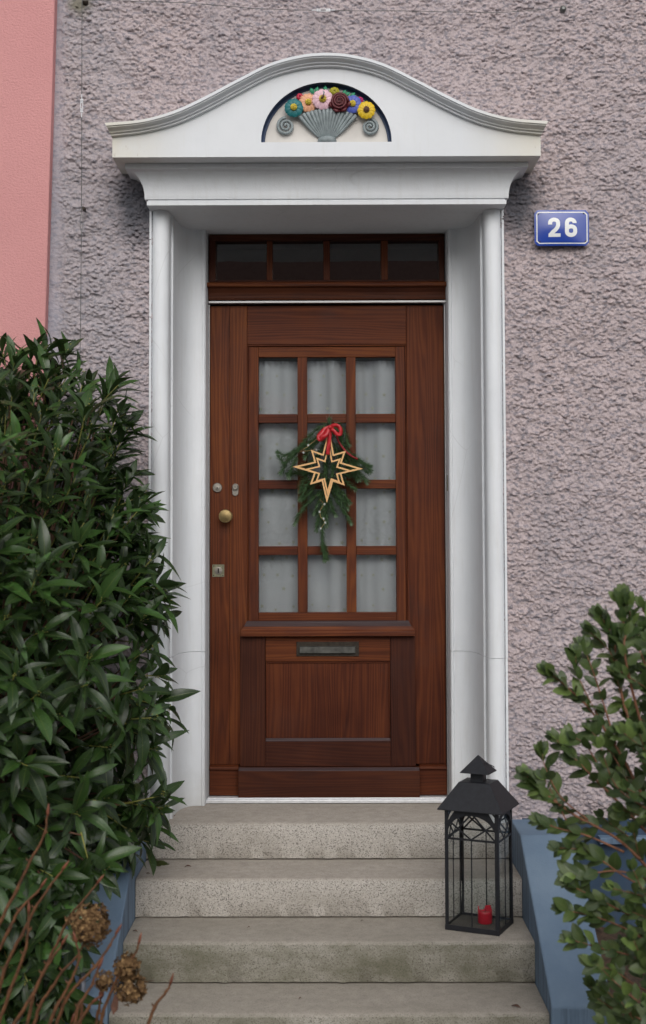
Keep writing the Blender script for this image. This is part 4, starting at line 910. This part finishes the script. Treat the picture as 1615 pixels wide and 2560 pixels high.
def frustum(name, w0, d0, z0, w1, d1, z1, th_=.004):
    V = [(-w0, -d0, z0), (w0, -d0, z0), (w0, d0, z0), (-w0, d0, z0), (-w0, -d0, z0+th_), (w0, -d0, z0+th_), (w0, d0, z0+th_), (-w0, d0, z0+th_), (-w1, -d1, z1), (w1, -d1, z1), (w1, d1, z1), (-w1, d1, z1)]
    F = [(3, 2, 1, 0), (8, 9, 10, 11)]+[(i, (i+1) % 4, 4+(i+1) % 4, 4+i) for i in range(4)]+[(4+i, 4+(i+1) % 4, 8+(i+1) % 4, 8+i) for i in range(4)]
    return MB().add(V, F).build(name, bk, lan, bevel=.0012)
frustum('roof', .1165, .1030, ZE-.0005, .0560, .0480, .5005)
frustum('chimney', .0225, .0210, .4985, .0220, .0205, .5330); frustum('chimney_cap', .0525, .0480, .5310, .0010, .0010, .5900, .002)
b = MB(); b.tube([(.022, -.004, .5570), (.028, -.018, .566), (.052, -.020, .562), (.060, -.004, .552), (.052, .012, .552), (.030, .014, .560), (.021, .004, .5640)], .0013, 6); b.build('handle_ring', bk, lan, smooth=True)
# candle
cp = Vector((.5445, -.8130, -RS*2+.0105))
can = thing('candle', 'short red pillar candle with a broken rim inside the lantern', 'candle', cp)
b = MB(); n = 36; V = []; cr = random.Random(11)
rimz = [.041+.003*math.sin(2*math.pi*k/n*2+1)+(.012 if 2 < k < 9 or 16 < k < 20 else 0)+cr.uniform(0, .003) for k in range(n)]
for (r_, z_) in ((.0240, 0), (.0250, .002), (.0250, .036), (.0246, None), (.0222, None), (.0200, .034), (.002, .032)):
    for k in range(n):
        a = 2*math.pi*k/n; V.append((r_*math.cos(a), r_*math.sin(a), rimz[k] if z_ is None else z_))
F = [(i*n+k, i*n+(k+1) % n, (i+1)*n+(k+1) % n, (i+1)*n+k) for i in range(6) for k in range(n)]; F += [tuple(range(n-1, -1, -1)), tuple(6*n+k for k in range(n))]
MB().add(V, F).build('wax', M['wax'], can, smooth=True)
MB().lathe([(.0195, .0320), (.0195, .0345), (.002, .0350)], (0, 0, 0), 'z', 20).build('melted_wax', M['wax_in'], can, smooth=True)
MB().tube([(0, 0, .036), (.001, 0, .043), (.003, 0, .047)], .0009, 5).build('wick', M['wick'], can)

# ------------------------------------------------------------------ leaves
def leaf_data(wr, arch, fold, wave, shape, seed):
    rr = random.Random(seed); n = 8; V = []; UV = []
    for i in range(n+1):
        t = i/n
        if shape == 'lance': w_ = wr*.5*(math.sin(math.pi*t**1.12)**.85)*(1 if t < .98 else .3)
        else: w_ = wr*.5*(math.sin(math.pi*t**.92)**.72)
        if i == n: w_ = 0.001
        zc = arch*(-(t**2.2))+.03*math.sin(3*t); bx = .03*math.sin(2.4*t+seed)
        for s_ in (-1, 0, 1):
            V.append((bx+s_*w_, t, zc+(abs(s_)*w_*fold)+(wave*w_*math.sin(9*t+s_*1.5+seed) if s_ else 0))); UV.append((.5+.5*s_, t))
    F = []
    for i in range(n):
        for j in range(2): a = i*3+j; F.append((a, a+1, a+4, a+3))
    return np.array(V, np.float32), F, UV
def leaf_mesh(name, d, mat, tone):
    V, F, UV = d; me = bpy.data.meshes.new(name); me.from_pydata(V.tolist(), [], F); uv = me.uv_layers.new(name='UVMap')
    for l in me.loops: uv.data[l.index].uv = UV[l.vertex_index]
    at_ = me.attributes.new('tone', 'FLOAT', 'POINT'); at_.data.foreach_set('value', [tone]*len(V))
    me.polygons.foreach_set('use_smooth', [True]*len(me.polygons)); me.materials.append(mat); return me
def basis(p, d, nrm, L):
    d = d.normalized(); x = d.cross(nrm); x = x.normalized() if x.length > 1e-4 else Vector((1, 0, 0)); z = x.cross(d)
    return Matrix(((x.x*L, d.x*L, z.x*L, p.x), (x.y*L, d.y*L, z.y*L, p.y), (x.z*L, d.z*L, z.z*L, p.z), (0, 0, 0, 1)))
def shrub(root, leaves, data, mat, part='leaf', nobj=300):
    """leaves: list of (matrix, variant, priority); the nobj with the highest priority are parts, the rest one mesh"""
    ms = [leaf_mesh(part, d, mat, .13*i) for i, d in enumerate(data)]
    leaves.sort(key=lambda q: -q[2])
    for mtx, v, _ in leaves[:nobj]:
        o = bpy.data.objects.new(part, ms[v]); COL.objects.link(o); o.parent = root; o.matrix_basis = mtx
    rest = leaves[nobj:]
    if not rest: return
    VV = []; FF = []; UU = []; TT = []; base = 0; r_ = random.Random(1)
    for mtx, v, _ in rest:
        V, F, UV = data[v]; m_ = np.array(mtx, np.float32); W = V@m_[:3, :3].T+m_[:3, 3]; VV.append(W); FF.append(np.array(F)+base); UU += UV; TT += [r_.random()]*len(V); base += len(V)
    V = np.vstack(VV); q = np.vstack(FF); me = bpy.data.meshes.new('foliage'); me.vertices.add(len(V)); me.vertices.foreach_set('co', V.ravel())
    me.loops.add(q.size); me.loops.foreach_set('vertex_index', q.ravel().astype(np.int32)); me.polygons.add(len(q)); me.polygons.foreach_set('loop_start', np.arange(0, q.size, 4, dtype=np.int32))
    me.polygons.foreach_set('use_smooth', np.ones(len(q), bool)); me.update(calc_edges=True)
    uv = me.uv_layers.new(name='UVMap'); UA = np.array(UU, np.float32)[q.ravel()]; uv.data.foreach_set('uv', UA.ravel())
    at_ = me.attributes.new('tone', 'FLOAT', 'POINT'); at_.data.foreach_set('value', np.array(TT, np.float32)); me.materials.append(mat)
    o = bpy.data.objects.new('foliage', me); COL.objects.link(o); o.parent = root; o['kind'] = 'stuff'
def inpoly(x, y, P):
    c = False; n = len(P)
    for i in range(n):
        (x0, y0), (x1, y1) = P[i], P[i-1]
        if (y0 > y) != (y1 > y) and x < (x1-x0)*(y-y0)/(y1-y0)+x0: c = not c
    return c
def edist(x, y, P):
    m = 1e9; n = len(P)
    for i in range(n):
        (x0, y0), (x1, y1) = P[i], P[i-1]
        if x0 < -150 and x1 < -150: continue
        dx, dy = x1-x0, y1-y0; t_ = max(0, min(1, ((x-x0)*dx+(y-y0)*dy)/(dx*dx+dy*dy))); m = min(m, math.hypot(x-x0-t_*dx, y-y0-t_*dy))
    return m
# ---- laurel at the left
lau = thing('laurel_bush', 'large dark glossy evergreen laurel bush left of the door', 'bush', (-1.30, -.95, -.58))
LP = Vector(lau.location)
SIL = [(-260, 880), (0, 865), (60, 850), (130, 850), (175, 880), (215, 920), (300, 945), (330, 985), (345, 1050), (325, 1110), (300, 1160), (330, 1220), (375, 1270), (345, 1310), (390, 1350), (400, 1420), (405, 1500), (390, 1560), (365, 1610), (395, 1680), (400, 1750), (410, 1840), (385, 1890), (350, 1930), (395, 2010), (400, 2060), (370, 2110), (310, 2150), (262, 2200), (215, 2260), (190, 2340), (178, 2440), (165, 2580), (-260, 2620)]
lr = random.Random(21); LV = []; stemb = MB(); barkb = MB(); budb = MB()
lan_d = [leaf_data(.245, .22, .45, .10, 'lance', 1), leaf_data(.235, .40, .35, .14, 'lance', 2), leaf_data(.265, .08, .50, .08, 'lance', 3), leaf_data(.22, .55, .30, .10, 'lance', 4), leaf_data(.28, .16, .25, .16, 'lance', 5)]
core = Vector((-1.28, -.72, .35))
def shoot(tip, dirv, prio, nl=None, Ls=1., near=True):
    n = nl or lr.randint(8, 12); dirv = dirv.normalized(); L0 = lr.uniform(.07, .12)
    base = tip-dirv*L0
    a = dirv.cross(Vector((0, 0, 1))); a = a.normalized() if a.length > .05 else Vector((1, 0, 0)); b = dirv.cross(a)
    ph = lr.uniform(0, 6.28)
    for i in range(n):
        t_ = i/(n-1); th_ = ph+i*2.4; out = a*math.cos(th_)+b*math.sin(th_)
        open_ = R((22 if tip.z > .85 else 28)+(38 if tip.z > .85 else 48)*(1-t_)+lr.uniform(-12, 14)); d = dirv*math.cos(open_)+out*math.sin(open_)
        d = (d+Vector((0, 0, -.16 if tip.z < .9 else .02))).normalized()
        p = base+dirv*L0*(t_*.92); L = Ls*lr.choice((lr.uniform(.080, .125), lr.uniform(.120, .178), lr.uniform(.120, .178)))*(.93 if tip.z > 1.1 else 1)*(.75+.25*math.sin(math.pi*min(1, t_*1.1)+.2)); nrm = (dirv*.9+Vector((0, -.15, .55))-d*.1)
        nrm = nrm+Vector((lr.uniform(-.25, .25), lr.uniform(-.25, .25), lr.uniform(-.2, .2)))
        LV.append((basis(p-LP, d, nrm, L), lr.randrange(5), prio+lr.uniform(0, .12)))
    if near:
        stemb.tube([base-dirv*.05-LP, base-LP, tip-LP], [.0026, .0024, .0014], 5)
        if lr.random() < .7:
            for k in range(lr.randint(3, 9)):
                q = tip+dirv*lr.uniform(-.01, .022)+Vector((lr.uniform(-.012, .012), lr.uniform(-.012, .012), lr.uniform(-.006, .012)))-LP
                budb.tube([q, q+dirv*.004, q+dirv*.007], [.0008, .0022, .0006], 5)
        mid = base.lerp(core, .35)+Vector((0, 0, -.06)); barkb.tube([base-dirv*.04-LP, mid-LP, base.lerp(core, .75)-LP], [.0030, .0050, .0085], 5)
cnt = 0
pts = []
def far_enough(x, y, r_):
    return all((x-a)**2+(y-b)**2 > r_*r_ for a, b in pts)
tries = 0
while cnt < 190 and tries < 20000:        # outer layer
    tries += 1
    x, y = lr.uniform(-200, 440), lr.uniform(850, 2560)
    if not inpoly(x, y, SIL) or not far_enough(x, y, 54+8*(y > 1500)): continue
    if y > 1450 and math.sin(x*.021+1.3)*math.sin(y*.017+x*.006) < -.60: pts.append((x, y)); cnt += 1; continue
    e = edist(x, y, SIL); pts.append((x, y))
    low = max(0, (y-1500)/1000); bulge = .84*math.sqrt(min(1, e/330))*(1-.85*max(0, min(1, (y-1950)/450)))
    Y = -.66-bulge-.10*low+lr.uniform(-.12, .14)
    if y > 2150: Y = -1.42-.25*min(1, e/200)+lr.uniform(-.05, .12)  # low foliage added in front of the left side wall to cover and darken it
    tip = at(x, y, Y); d = (tip-core); d.z = d.z*.55+.30-.50*low; d.y -= .25; d.x += .25; d.z += .6 if y < 1450 else 0
    # arch outwards at the right edge
    shoot(tip, d+Vector((lr.uniform(-.25, .25), lr.uniform(-.25, .1), lr.uniform(-.2, .25))), 1+.6*min(1, (e < 90))+(0 if x > -60 else -2)); cnt += 1
# outlying shoots against wall and column; the lowest are added over the side wall
for (x, y, dx, dz) in ((100, 870, .1, 1), (28, 880, -.2, 1), (150, 868, .6, .9), (222, 935, .9, .5), (196, 930, .5, .8), (318, 962, .9, .9), (335, 1035, 1, .5), (345, 1070, .9, .4), (318, 1110, 1, .7), (345, 1190, .8, .1), (372, 1240, 1, .45), (392, 1290, 1, 0), (365, 1330, .9, .3), (400, 1372, 1, .5), (418, 1470, 1, -.1), (430, 1500, 1, .1), (425, 1560, 1, -.5), (395, 1610, 1, -.1), (418, 1690, 1, 0), (440, 1770, 1, -.25), (436, 1800, 1, -.5), (400, 1850, 1, -.4), (420, 1990, 1, .25), (430, 2020, 1, -.1), (400, 2070, 1, -.35), (345, 2120, .8, -.7), (300, 2150, .5, -.9), (255, 2200, .3, -1), (190, 2300, .5, -.8), (170, 2400, .5, -.8), (160, 2500, .4, -.8)):
    tip = at(x-22, y, (-.80-.1*max(0, (y-1500)/600) if y < 2190 else -1.42)+lr.uniform(-.05, .05)); shoot(tip, Vector((dx, -.15, dz)), 1.8, lr.randint(7, 9))
for k in range(430):                       # inner layers so nothing shows through
    while True:
        x, y = lr.uniform(-240, 420), (lr.uniform(880, 2580) if k < 330 else lr.uniform(880, 1500))
        if inpoly(x, y, SIL) and edist(x, y, SIL) > 34: break
    e = edist(x, y, SIL); Y = -.60-.45*math.sqrt(min(1, e/330))*lr.uniform(.1, .95)-.12*max(0, (y-1500)/1000)
    if y > 2180: Y = -1.36-.2*lr.random()  # inner leaves of the foliage added over the left side wall
    tip = at(x, y, min(Y, -.56)); d = (tip-core); d.y -= .1; d.z += .15-.5*max(0, (y-1500)/1000)
    shoot(tip, d+Vector((lr.uniform(-.5, .5), lr.uniform(-.5, .3), lr.uniform(-.5, .4))), .2 if k % 2 else .1, 8, 1., k % 3 == 0)
for k in range(150):                       # unseen foliage added past the left edge to shade the left side wall
    tip = Vector((lr.uniform(-2.3, -1.25), lr.uniform(-2.3, -.9), 0)); hgt = 1.55*math.sqrt(max(.05, 1-((tip.x+1.7)/.75)**2*.6-((tip.y+1.5)/.95)**2*.6)); tip.z = -.55+lr.uniform(.45, 1.)*hgt
    if tip.x > -1.42-.10*(tip.y+.9)*-1: tip.x -= .25
    d = tip-Vector((-1.7, -1.4, -.1)); shoot(tip, d+Vector((lr.uniform(-.4, .4), lr.uniform(-.4, .4), lr.uniform(-.2, .5))), -3, 9, 1.1, False)
shrub(lau, LV, lan_d, M['laurel'])
stemb.build('shoots', M['shoot'], lau, smooth=True, kind='stuff'); budb.build('flower_buds', M['shoot'], lau, smooth=True, kind='stuff'); barkb.build('twigs', M['bark'], lau, smooth=True, kind='stuff')
for i, (dx, dy, h_) in enumerate(((-.05, .05, 1.3), (.12, -.02, 1.0), (-.22, -.05, 1.4), (.02, .18, 1.1))):
    MB().tube([(dx*.3, dy*.3, -.1), (dx, dy, .35), (dx*1.8, dy*1.4, h_*.7), (dx*2.2+.05, dy*1.5, h_)], [.022, .018, .012, .006], 8).build('stem', M['bark'], lau, smooth=True)

# ---- privet-like shrub at the right, nearer the camera
prv = thing('evergreen_shrub', 'small leaved evergreen shrub reaching in from the right edge', 'bush', (1.45, -1.95, -.62))
PP = Vector(prv.location); rr = random.Random(33); PV = []; twb = MB()
prv_d = [leaf_data(.54, .14, .16, .05, 'ov', 1), leaf_data(.58, .04, .10, .06, 'ov', 2), leaf_data(.50, .22, .22, .05, 'ov', 3), leaf_data(.60, .10, .08, .06, 'ov', 4)]
YR = -1.95
def branch(pts, r0=.004, leafstart=.25, dens=1., prio=1., Ls=1.):
    P = [at(q[0], q[1], (q[2] if len(q) > 2 else YR)) for q in pts]; Q = []
    for k in range(len(P)-1):
        for i in range(6):
            t_ = i/6; p0, p1, p2, p3 = P[max(0, k-1)], P[k], P[k+1], P[min(len(P)-1, k+2)]
            Q.append(.5*((2*p1)+(p2-p0)*t_+(2*p0-5*p1+4*p2-p3)*t_*t_+(3*p1-p0-3*p2+p3)*t_**3))
    Q.append(P[-1]); n = len(Q); twb.tube([q-PP for q in Q], [r0*(1-.75*i/(n-1)) for i in range(n)], 6)
    L = sum((Q[i+1]-Q[i]).length for i in range(n-1)); m_ = max(4, int(L/.0275*dens)); ph = rr.uniform(0, 6.3)
    for i in range(m_):
        f = leafstart+(1-leafstart)*i/(m_-1); k = min(n-2, int(f*(n-1))); t_ = f*(n-1)-k; p = Q[k].lerp(Q[k+1], t_); d = (Q[k+1]-Q[k]).normalized()
        a = d.cross(Vector((0, -1, .2))).normalized(); b_ = d.cross(a)
        for s_ in (0, math.pi) if rr.random() < .75 else (rr.choice((0, math.pi)),):
            th_ = ph+(math.pi/2)*(i % 2)+s_+rr.uniform(-.35, .35); out = a*math.cos(th_)+b_*math.sin(th_); op = R(rr.uniform(22, 78)*(1-.35*f)); ld = d*math.cos(op)+out*math.sin(op)
            nrm = d*.5+Vector((rr.uniform(-.6, .6), -.8+rr.uniform(-.5, .5), .55)); PV.append((basis(p-PP, ld, nrm, Ls*rr.uniform(.034, .062)*(1 if f < .93 else .7)), rr.randrange(4), prio+rr.uniform(0, .3)))
    for s_ in (-.35, .35, 0):
        d = (Q[-1]-Q[-2]).normalized(); PV.append((basis(Q[-1]-PP, (d+Vector((s_, 0, abs(s_)))), Vector((0, -1, .6)), Ls*.036), rr.randrange(4), prio))
B = [([(1680, 2300), (1640, 2000, -1.9), (1590, 1860), (1545, 1700), (1535, 1600), (1500, 1540)], .0065, .35),
     ([(1660, 1980), (1600, 1800), (1560, 1620, -2.0), (1580, 1560), (1560, 1490)], .005, .4), ([(1640, 1750), (1605, 1640), (1560, 1560), (1548, 1500)], .003, .3), ([(1660, 1700), (1640, 1600), (1605, 1520)], .003, .2),
     ([(1650, 2080), (1560, 1900), (1480, 1780), (1420, 1720), (1370, 1680)], .0045, .28), ([(1540, 1860), (1490, 1700), (1460, 1620)], .003, .25), ([(1560, 1760), (1530, 1640), (1475, 1580)], .003, .25), ([(1500, 1800), (1450, 1700), (1438, 1640)], .002, .5),
     ([(1680, 2150), (1560, 2020), (1470, 1930), (1425, 1885), (1392, 1850)], .0045, .2), ([(1600, 2020), (1540, 1900), (1480, 1830)], .003, .2), ([(1520, 1960), (1470, 1870), (1430, 1840)], .0025, .3),
     ([(1690, 2250), (1560, 2110), (1440, 2040), (1370, 1990), (1345, 1968), (1318, 1940)], .0045, .3), ([(1470, 2050), (1400, 1990), (1362, 1915), (1356, 1885)], .0025, .25), ([(1560, 2130), (1470, 2090), (1400, 2072), (1352, 2055)], .0035, .3), ([(1420, 2060), (1390, 2000), (1362, 1950)], .0022, .3),
     ([(1680, 2260), (1560, 2190), (1470, 2130), (1400, 2120)], .003, .4), ([(1690, 2230), (1560, 2180), (1470, 2185), (1425, 2190)], .0035, .55), ([(1680, 2330), (1580, 2290), (1500, 2250), (1440, 2220)], .0035, .35), ([(1660, 2380), (1560, 2320), (1480, 2290), (1410, 2275)], .003, .35),
     ([(1690, 2480), (1600, 2400), (1500, 2370), (1430, 2350)], .0035, .3), ([(1680, 2500), (1600, 2470), (1540, 2430), (1480, 2410)], .003, .5), ([(1690, 2600), (1620, 2560), (1560, 2520), (1520, 2480)], .004, .2), ([(1620, 2620), (1560, 2590), (1510, 2560)], .003, .2)]
for q in B: branch(q[0], q[1], q[2])
for k in range(54):      # fill of the body towards the right edge
    x1 = rr.uniform(1535, 1700); y1 = rr.uniform(1600, 2600); 
    if x1 < 1640-.22*(y1-1560) and y1 < 1900: x1 = rr.uniform(1560, 1700)
    if 2290 < y1 < 2440 and x1 < 1590: x1 += 70
    ln = rr.uniform(110, 190); a = R(rr.uniform(100, 165)); Yb = YR+rr.uniform(-.15, .45)
    branch([(x1+ln*.8, y1+ln*.5, Yb+.05), (x1+ln*.4, y1+ln*.3, Yb), (x1, y1, Yb), (x1+ln*.55*math.cos(a), y1-ln*.55*math.sin(a), Yb-.04)], .003, .1, .95, .5 if x1 < 1600 else .1)
shrub(prv, PV, prv_d, M['box']); twb.build('twigs', M['twig_red'], prv, smooth=True, kind='stuff')
for x, h_ in ((0, .9), (.1, 1.1), (-.08, .7)): MB().tube([(x*.2, 0, -.1), (x, .03, h_*.5), (x*1.6, 0, h_)], [.012, .009, .004], 7).build('stem', M['twig_red'], prv, smooth=True)

# ---- hydrangea canes with dried heads, bottom left
hyd = thing('hydrangea', 'bare hydrangea with brown canes and two dried flower heads', 'plant', (-1.02, -2.05, -.66))
HP = Vector(hyd.location)
CN = [[(300, 345), (280, 470), (190, 640), (100, 830), (0, 1030), (-120, 1300)], [(400, 690), (310, 810), (220, 940), (130, 1120), (30, 1330), (-40, 1600)], [(620, 775), (510, 910), (430, 1010), (370, 1140), (300, 1290), (230, 1440), (160, 1700)], [(262, 800), (230, 840), (120, 950), (60, 1070), (-60, 1300)],
      [(180, 960), (180, 1080), (150, 1230), (60, 1470), (-20, 1700)], [(395, 1165), (350, 1230), (270, 1350), (200, 1500), (70, 1700)], [(530, 1160), (480, 1250), (400, 1330), (330, 1440), (250, 1560), (200, 1720)], [(735, 1100), (690, 1180), (600, 1310), (510, 1400), (420, 1510), (340, 1720)],
      [(625, 1310), (580, 1420), (500, 1560), (460, 1720)], [(880, 1160), (840, 1250), (760, 1340), (710, 1450), (650, 1610), (635, 1730)], [(1080, 1410), (1050, 1470), (980, 1560), (920, 1720)], [(640, 1500), (620, 1600), (600, 1720)], [(590, 1530), (550, 1580), (480, 1690)], [(480, 1150), (500, 1260), (440, 1420), (360, 1560), (300, 1720)], [(470, 1610), (520, 1520), (500, 1720)]]
hr = random.Random(4)
for i, c in enumerate(CN):
    Yb = -2.05+hr.uniform(-.12, .12); P = [at(x*.395, 1900+y*.395, Yb) for x, y in c]; Q = []
    for k in range(len(P)-1):
        for q in range(5):
            t_ = q/5; p0, p1, p2, p3 = P[max(0, k-1)], P[k], P[k+1], P[min(len(P)-1, k+2)]; Q.append(.5*((2*p1)+(p2-p0)*t_+(2*p0-5*p1+4*p2-p3)*t_*t_+(3*p1-p0-3*p2+p3)*t_**3)+Vector((hr.gauss(0, .0008), 0, hr.gauss(0, .0008))))
    Q.append(P[-1]); n = len(Q); b = MB(); b.tube([q-HP for q in Q], [(.0024+.0026*k/(n-1))*(1.22 if k % 5 == 0 and k else 1) for k in range(n)], 7)
    # root the cane in the soil
    e = Q[-1]; b.tube([e-HP, (e+Vector((-.05, 0, -.25)))-HP], [.0062, .0075], 7)
    cn = b.build('cane', M['cane'], hyd, smooth=True); d = (Q[0]-Q[3]).normalized(); r_ = .0056 if i != 11 else .0105
    MB().tube([Q[0]-HP-d*.004, Q[0]-HP+d*.006, Q[0]-HP+d*.016, Q[0]-HP+d*.028], [.003, r_*.75, r_*.6, .0006], 7).build('bud', M['bud'], cn, smooth=True)
    b = MB()
    for k in range(5, n-2, 5):
        s_ = 1 if (k//5) % 2 else -1; q = Q[k]-HP; b.tube([q, q+Vector((s_*.006, -.003, .005)), q+Vector((s_*.008, -.004, .011))], [.0025, .0024, .0005], 5)
    b.build('side_buds', M['cane'], cn, kind='stuff')
def head(cx_, cy_, lobes, label):
    h0 = MB(); 
    for (lx, ly, lr_, nn) in lobes:
        c = at(lx*.395, 1900+ly*.395, -2.0); Rm = lr_*.395/ (FPX/3.5)*1.12
        for k in range(nn):
            u = hr.uniform(-1, 1); th_ = hr.uniform(0, 6.283); nrm = Vector((math.sqrt(1-u*u)*math.cos(th_), math.sqrt(1-u*u)*math.sin(th_), u)); p = c+nrm*Rm*hr.uniform(.72, 1.04)-HP
            a = nrm.cross(Vector((hr.uniform(-1, 1), hr.uniform(-1, 1), hr.uniform(-1, 1)))).normalized(); b_ = nrm.cross(a)
            for m_ in range(4):       # four curled petals
                t0 = m_*math.pi/2+hr.uniform(-.2, .2); o1 = (a*math.cos(t0)+b_*math.sin(t0)); o2 = (a*math.cos(t0+1.57)+b_*math.sin(t0+1.57)); s_ = hr.uniform(.0065, .0115); k1 = hr.uniform(-.3, .9)
                V = [p, p+o1*s_*.6-o2*s_*.5+nrm*s_*k1*.5, p+o1*s_*1.3+nrm*s_*k1, p+o1*s_*.6+o2*s_*.5+nrm*s_*k1*.6]; h0.add(V, [(0, 1, 2), (0, 2, 3)])
        h0.tube([c-HP+Vector((0, 0, -Rm*.2)), c-HP], [Rm*.5, Rm*.45], 8)
    f = h0.build('dried_flower_head', M['petal'], hyd, kind='stuff', label=label); return f
head(0, 0, [(565, 1040, 118, 210)], 'round dried brown flower head, the higher one'); head(0, 0, [(805, 1310, 66, 90), (830, 1450, 84, 130), (662, 1395, 48, 46)], 'ragged dried brown flower head in front of the steps')
b = MB()        # withered leaf hanging beneath it
P = [at(x*.395, 1900+y*.395, -2.02)-HP for x, y in ((725, 1480), (700, 1560), (715, 1615), (745, 1580), (750, 1500))]; b.prism(P, (0, .004, 0)); b.build('withered_leaf', M['deadleaf'], hyd)
# metal post at the left side wall
MB().tube([(-.758, -1.36, -.70), (-.758, -1.36, -.115)], .0105, 12).build('metal_post', M['post'], smooth=True); tagit(COL.objects[-1], 'slim grey metal post standing beside the left side wall', 'post')

# ------------------------------------------------------------------ litter on the steps
def litter(x, y, z, L, a, label, mat='deadleaf', wr=.35):
    b = MB(); V = []
    for i in range(6):
        t_ = i/5; w_ = wr*.5*L*math.sin(math.pi*min(.97, max(.03, t_)))
        for s_ in (-1, 0, 1): u, v = (t_-.5)*L, s_*w_; V.append((x+u*math.cos(a)-v*math.sin(a), y+u*math.sin(a)+v*math.cos(a), z+.0015+abs(s_)*w_*.6+.003*math.sin(t_*3)))
    b.add(V, [(i*3+j, i*3+j+1, i*3+4+j, i*3+3+j) for i in range(5) for j in range(2)]); o = b.build('dead_leaf', M[mat], smooth=True); md = o.modifiers.new('t', 'SOLIDIFY'); md.thickness = .0008; tagit(o, label, 'leaf', 'dead leaves lying on the steps')
def on_step(px, py, k):
    z = -RS*k; d = AF+AR*((px-UX)/FPX)+AU*((UY-py)/FPX); s_ = (z-CAMP.z)/d.z; p = CAMP+d*s_; return p.x, p.y, z
for (px, py, k, L, a, lab) in ((470, 2168, 1, .024, .1, 'curled brown leaf right of the moss on the second step'), (370, 2186, 1, .014, -.2, 'tiny dark leaf fragment left below the moss on the second step'), (385, 2153, 1, .030, .05, 'reddish leaf scrap against the riser behind the moss'),
                               (430, 2041, 0, .026, .3, 'brown leaf scrap at the foot of the left column'), (378, 2457, 3, .075, .08, 'long brown twig-like leaf at the left end of the lowest step'), (1290, 2519, 3, .035, -.7, 'dark leaf sliver at the right end of the lowest step'), (338, 2330, 2, .020, -.5, 'small dark leaf at the left end of the third step'),
                               (622, 2320, 2, .010, .5, 'small crumb of leaf on the third step, left of centre'), (905, 2304, 2, .010, .3, 'small crumb of leaf on the third step, right of centre'), (750, 2498, 3, .012, .9, 'little brown leaf crumb near the middle of the lowest step')):
    x, y, z = on_step(px, py, k); litter(x, y, z, L, a, lab, wr=.22 if L > .05 else .4)
x, y, z = on_step(400, 2162, 1); b = MB(); mr = random.Random(2)
for i in range(520):
    a = mr.uniform(0, 6.283); r_ = math.sqrt(mr.random())*(.75+.25*math.sin(a*3+1)+.18*math.sin(a*7)); p = Vector((x+.028*r_*math.cos(a)*1.1, y+.024*r_*math.sin(a), z)); hgt = .014*(1-r_*r_)+.004; v = Vector((mr.uniform(-.004, .004), mr.uniform(-.004, .004), hgt)); b.add([p+Vector((-.0012, 0, 0)), p+Vector((.0012, 0, 0)), p+v], [(0, 1, 2)]); b.add([p+Vector((0, -.0012, 0)), p+Vector((0, .0012, 0)), p+v], [(0, 1, 2)])
b.build('moss_tuft', M['moss'], kind='stuff'); tagit(COL.objects[-1], 'small round tuft of green moss on the second step', 'moss')
rr2 = random.Random(9); b = MB()
for i in range(500):
    x = rr2.uniform(.9, 2.2) * rr2.choice((1, 1, -1)); y = rr2.uniform(-2.6, -.45); z = (-.40-.2*(-.413-y)/2.6) if x > 0 else (-.50-.12*(-.413-y)/2.6); a = rr2.uniform(0, 6.28); L = rr2.uniform(.015, .04)
    c, s_ = math.cos(a)*L, math.sin(a)*L; z += .022; b.add([(x-c, y-s_, z), (x+s_*.4, y-c*.4, z+.006), (x+c, y+s_, z+.003), (x-s_*.4, y+c*.4, z+.004)], [(0, 1, 2, 3)])
b.build('leaf_litter', M['deadleaf'], kind='stuff'); tagit(COL.objects[-1], 'brown leaf litter covering the soil beside the steps', 'leaf litter')

# ------------------------------------------------------------------ trees on the pavement opposite (seen as reflections)
for x, y, h_, lab in ((-1.25, -13.0, 3.6, 'leafy street tree left of the opposite house'), (1.75, -14.0, 2.9, 'smaller leafy street tree right of the opposite house')):
    tt = thing('street_tree', lab, 'tree', (x, y, -.7)); MB().tube([(0, 0, 0), (.04, .03, h_*.4), (-.05, 0, h_*.75)], [.16, .11, .05], 8).build('trunk', M['bark'], tt)
    b = MB(); tr_ = random.Random(int(h_*10))
    for i in range(2600):
        u = Vector((tr_.gauss(0, 1), tr_.gauss(0, 1), tr_.gauss(0, 1))).normalized()*tr_.random()**.4; p = Vector((u.x*1.25, u.y*1.25, h_*.68+u.z*h_*.34)); a = Vector((tr_.uniform(-1, 1), tr_.uniform(-1, 1), tr_.uniform(-1, 1))).normalized()*.09; c_ = a.cross(Vector((0, 0, 1)))*.6; b.add([p-a, p+c_, p+a, p-c_], [(0, 1, 2, 3)])
    b.build('crown', M['hedge'], tt, kind='stuff')
# ------------------------------------------------------------------ across the street (seen only as reflections in the glass)
op = thing('opposite_house', 'pale house with shuttered windows across the street', 'house', (0, -17, -.7))
box('wall', M['plaster_w'], op, -6, 5, -4, 0, 0, 5.2, 0); MB().prism([(-6.3, .4, 5.2), (-6.3, -4.4, 5.2), (-6.3, -2, 7.2)], (11.6, 0, 0)).build('roof', M['roof'], op)
for x in (-4.4, -1.6, 1.2, 3.4):
    for z in (1.0, 3.4):
        wn = box('window', M['enamel_w'], op, x, x+1.1, 0, .05, z, z+1.35, 0); box('pane', M['glass'], wn, x+.08, x+1.02, .051, .056, z+.08, z+1.27, 0); box('shutter', M['shutter'], wn, x-.55, x-.02, .0, .06, z, z+1.35, 0); box('shutter', M['shutter'], wn, x+1.12, x+1.65, .0, .06, z, z+1.35, 0)
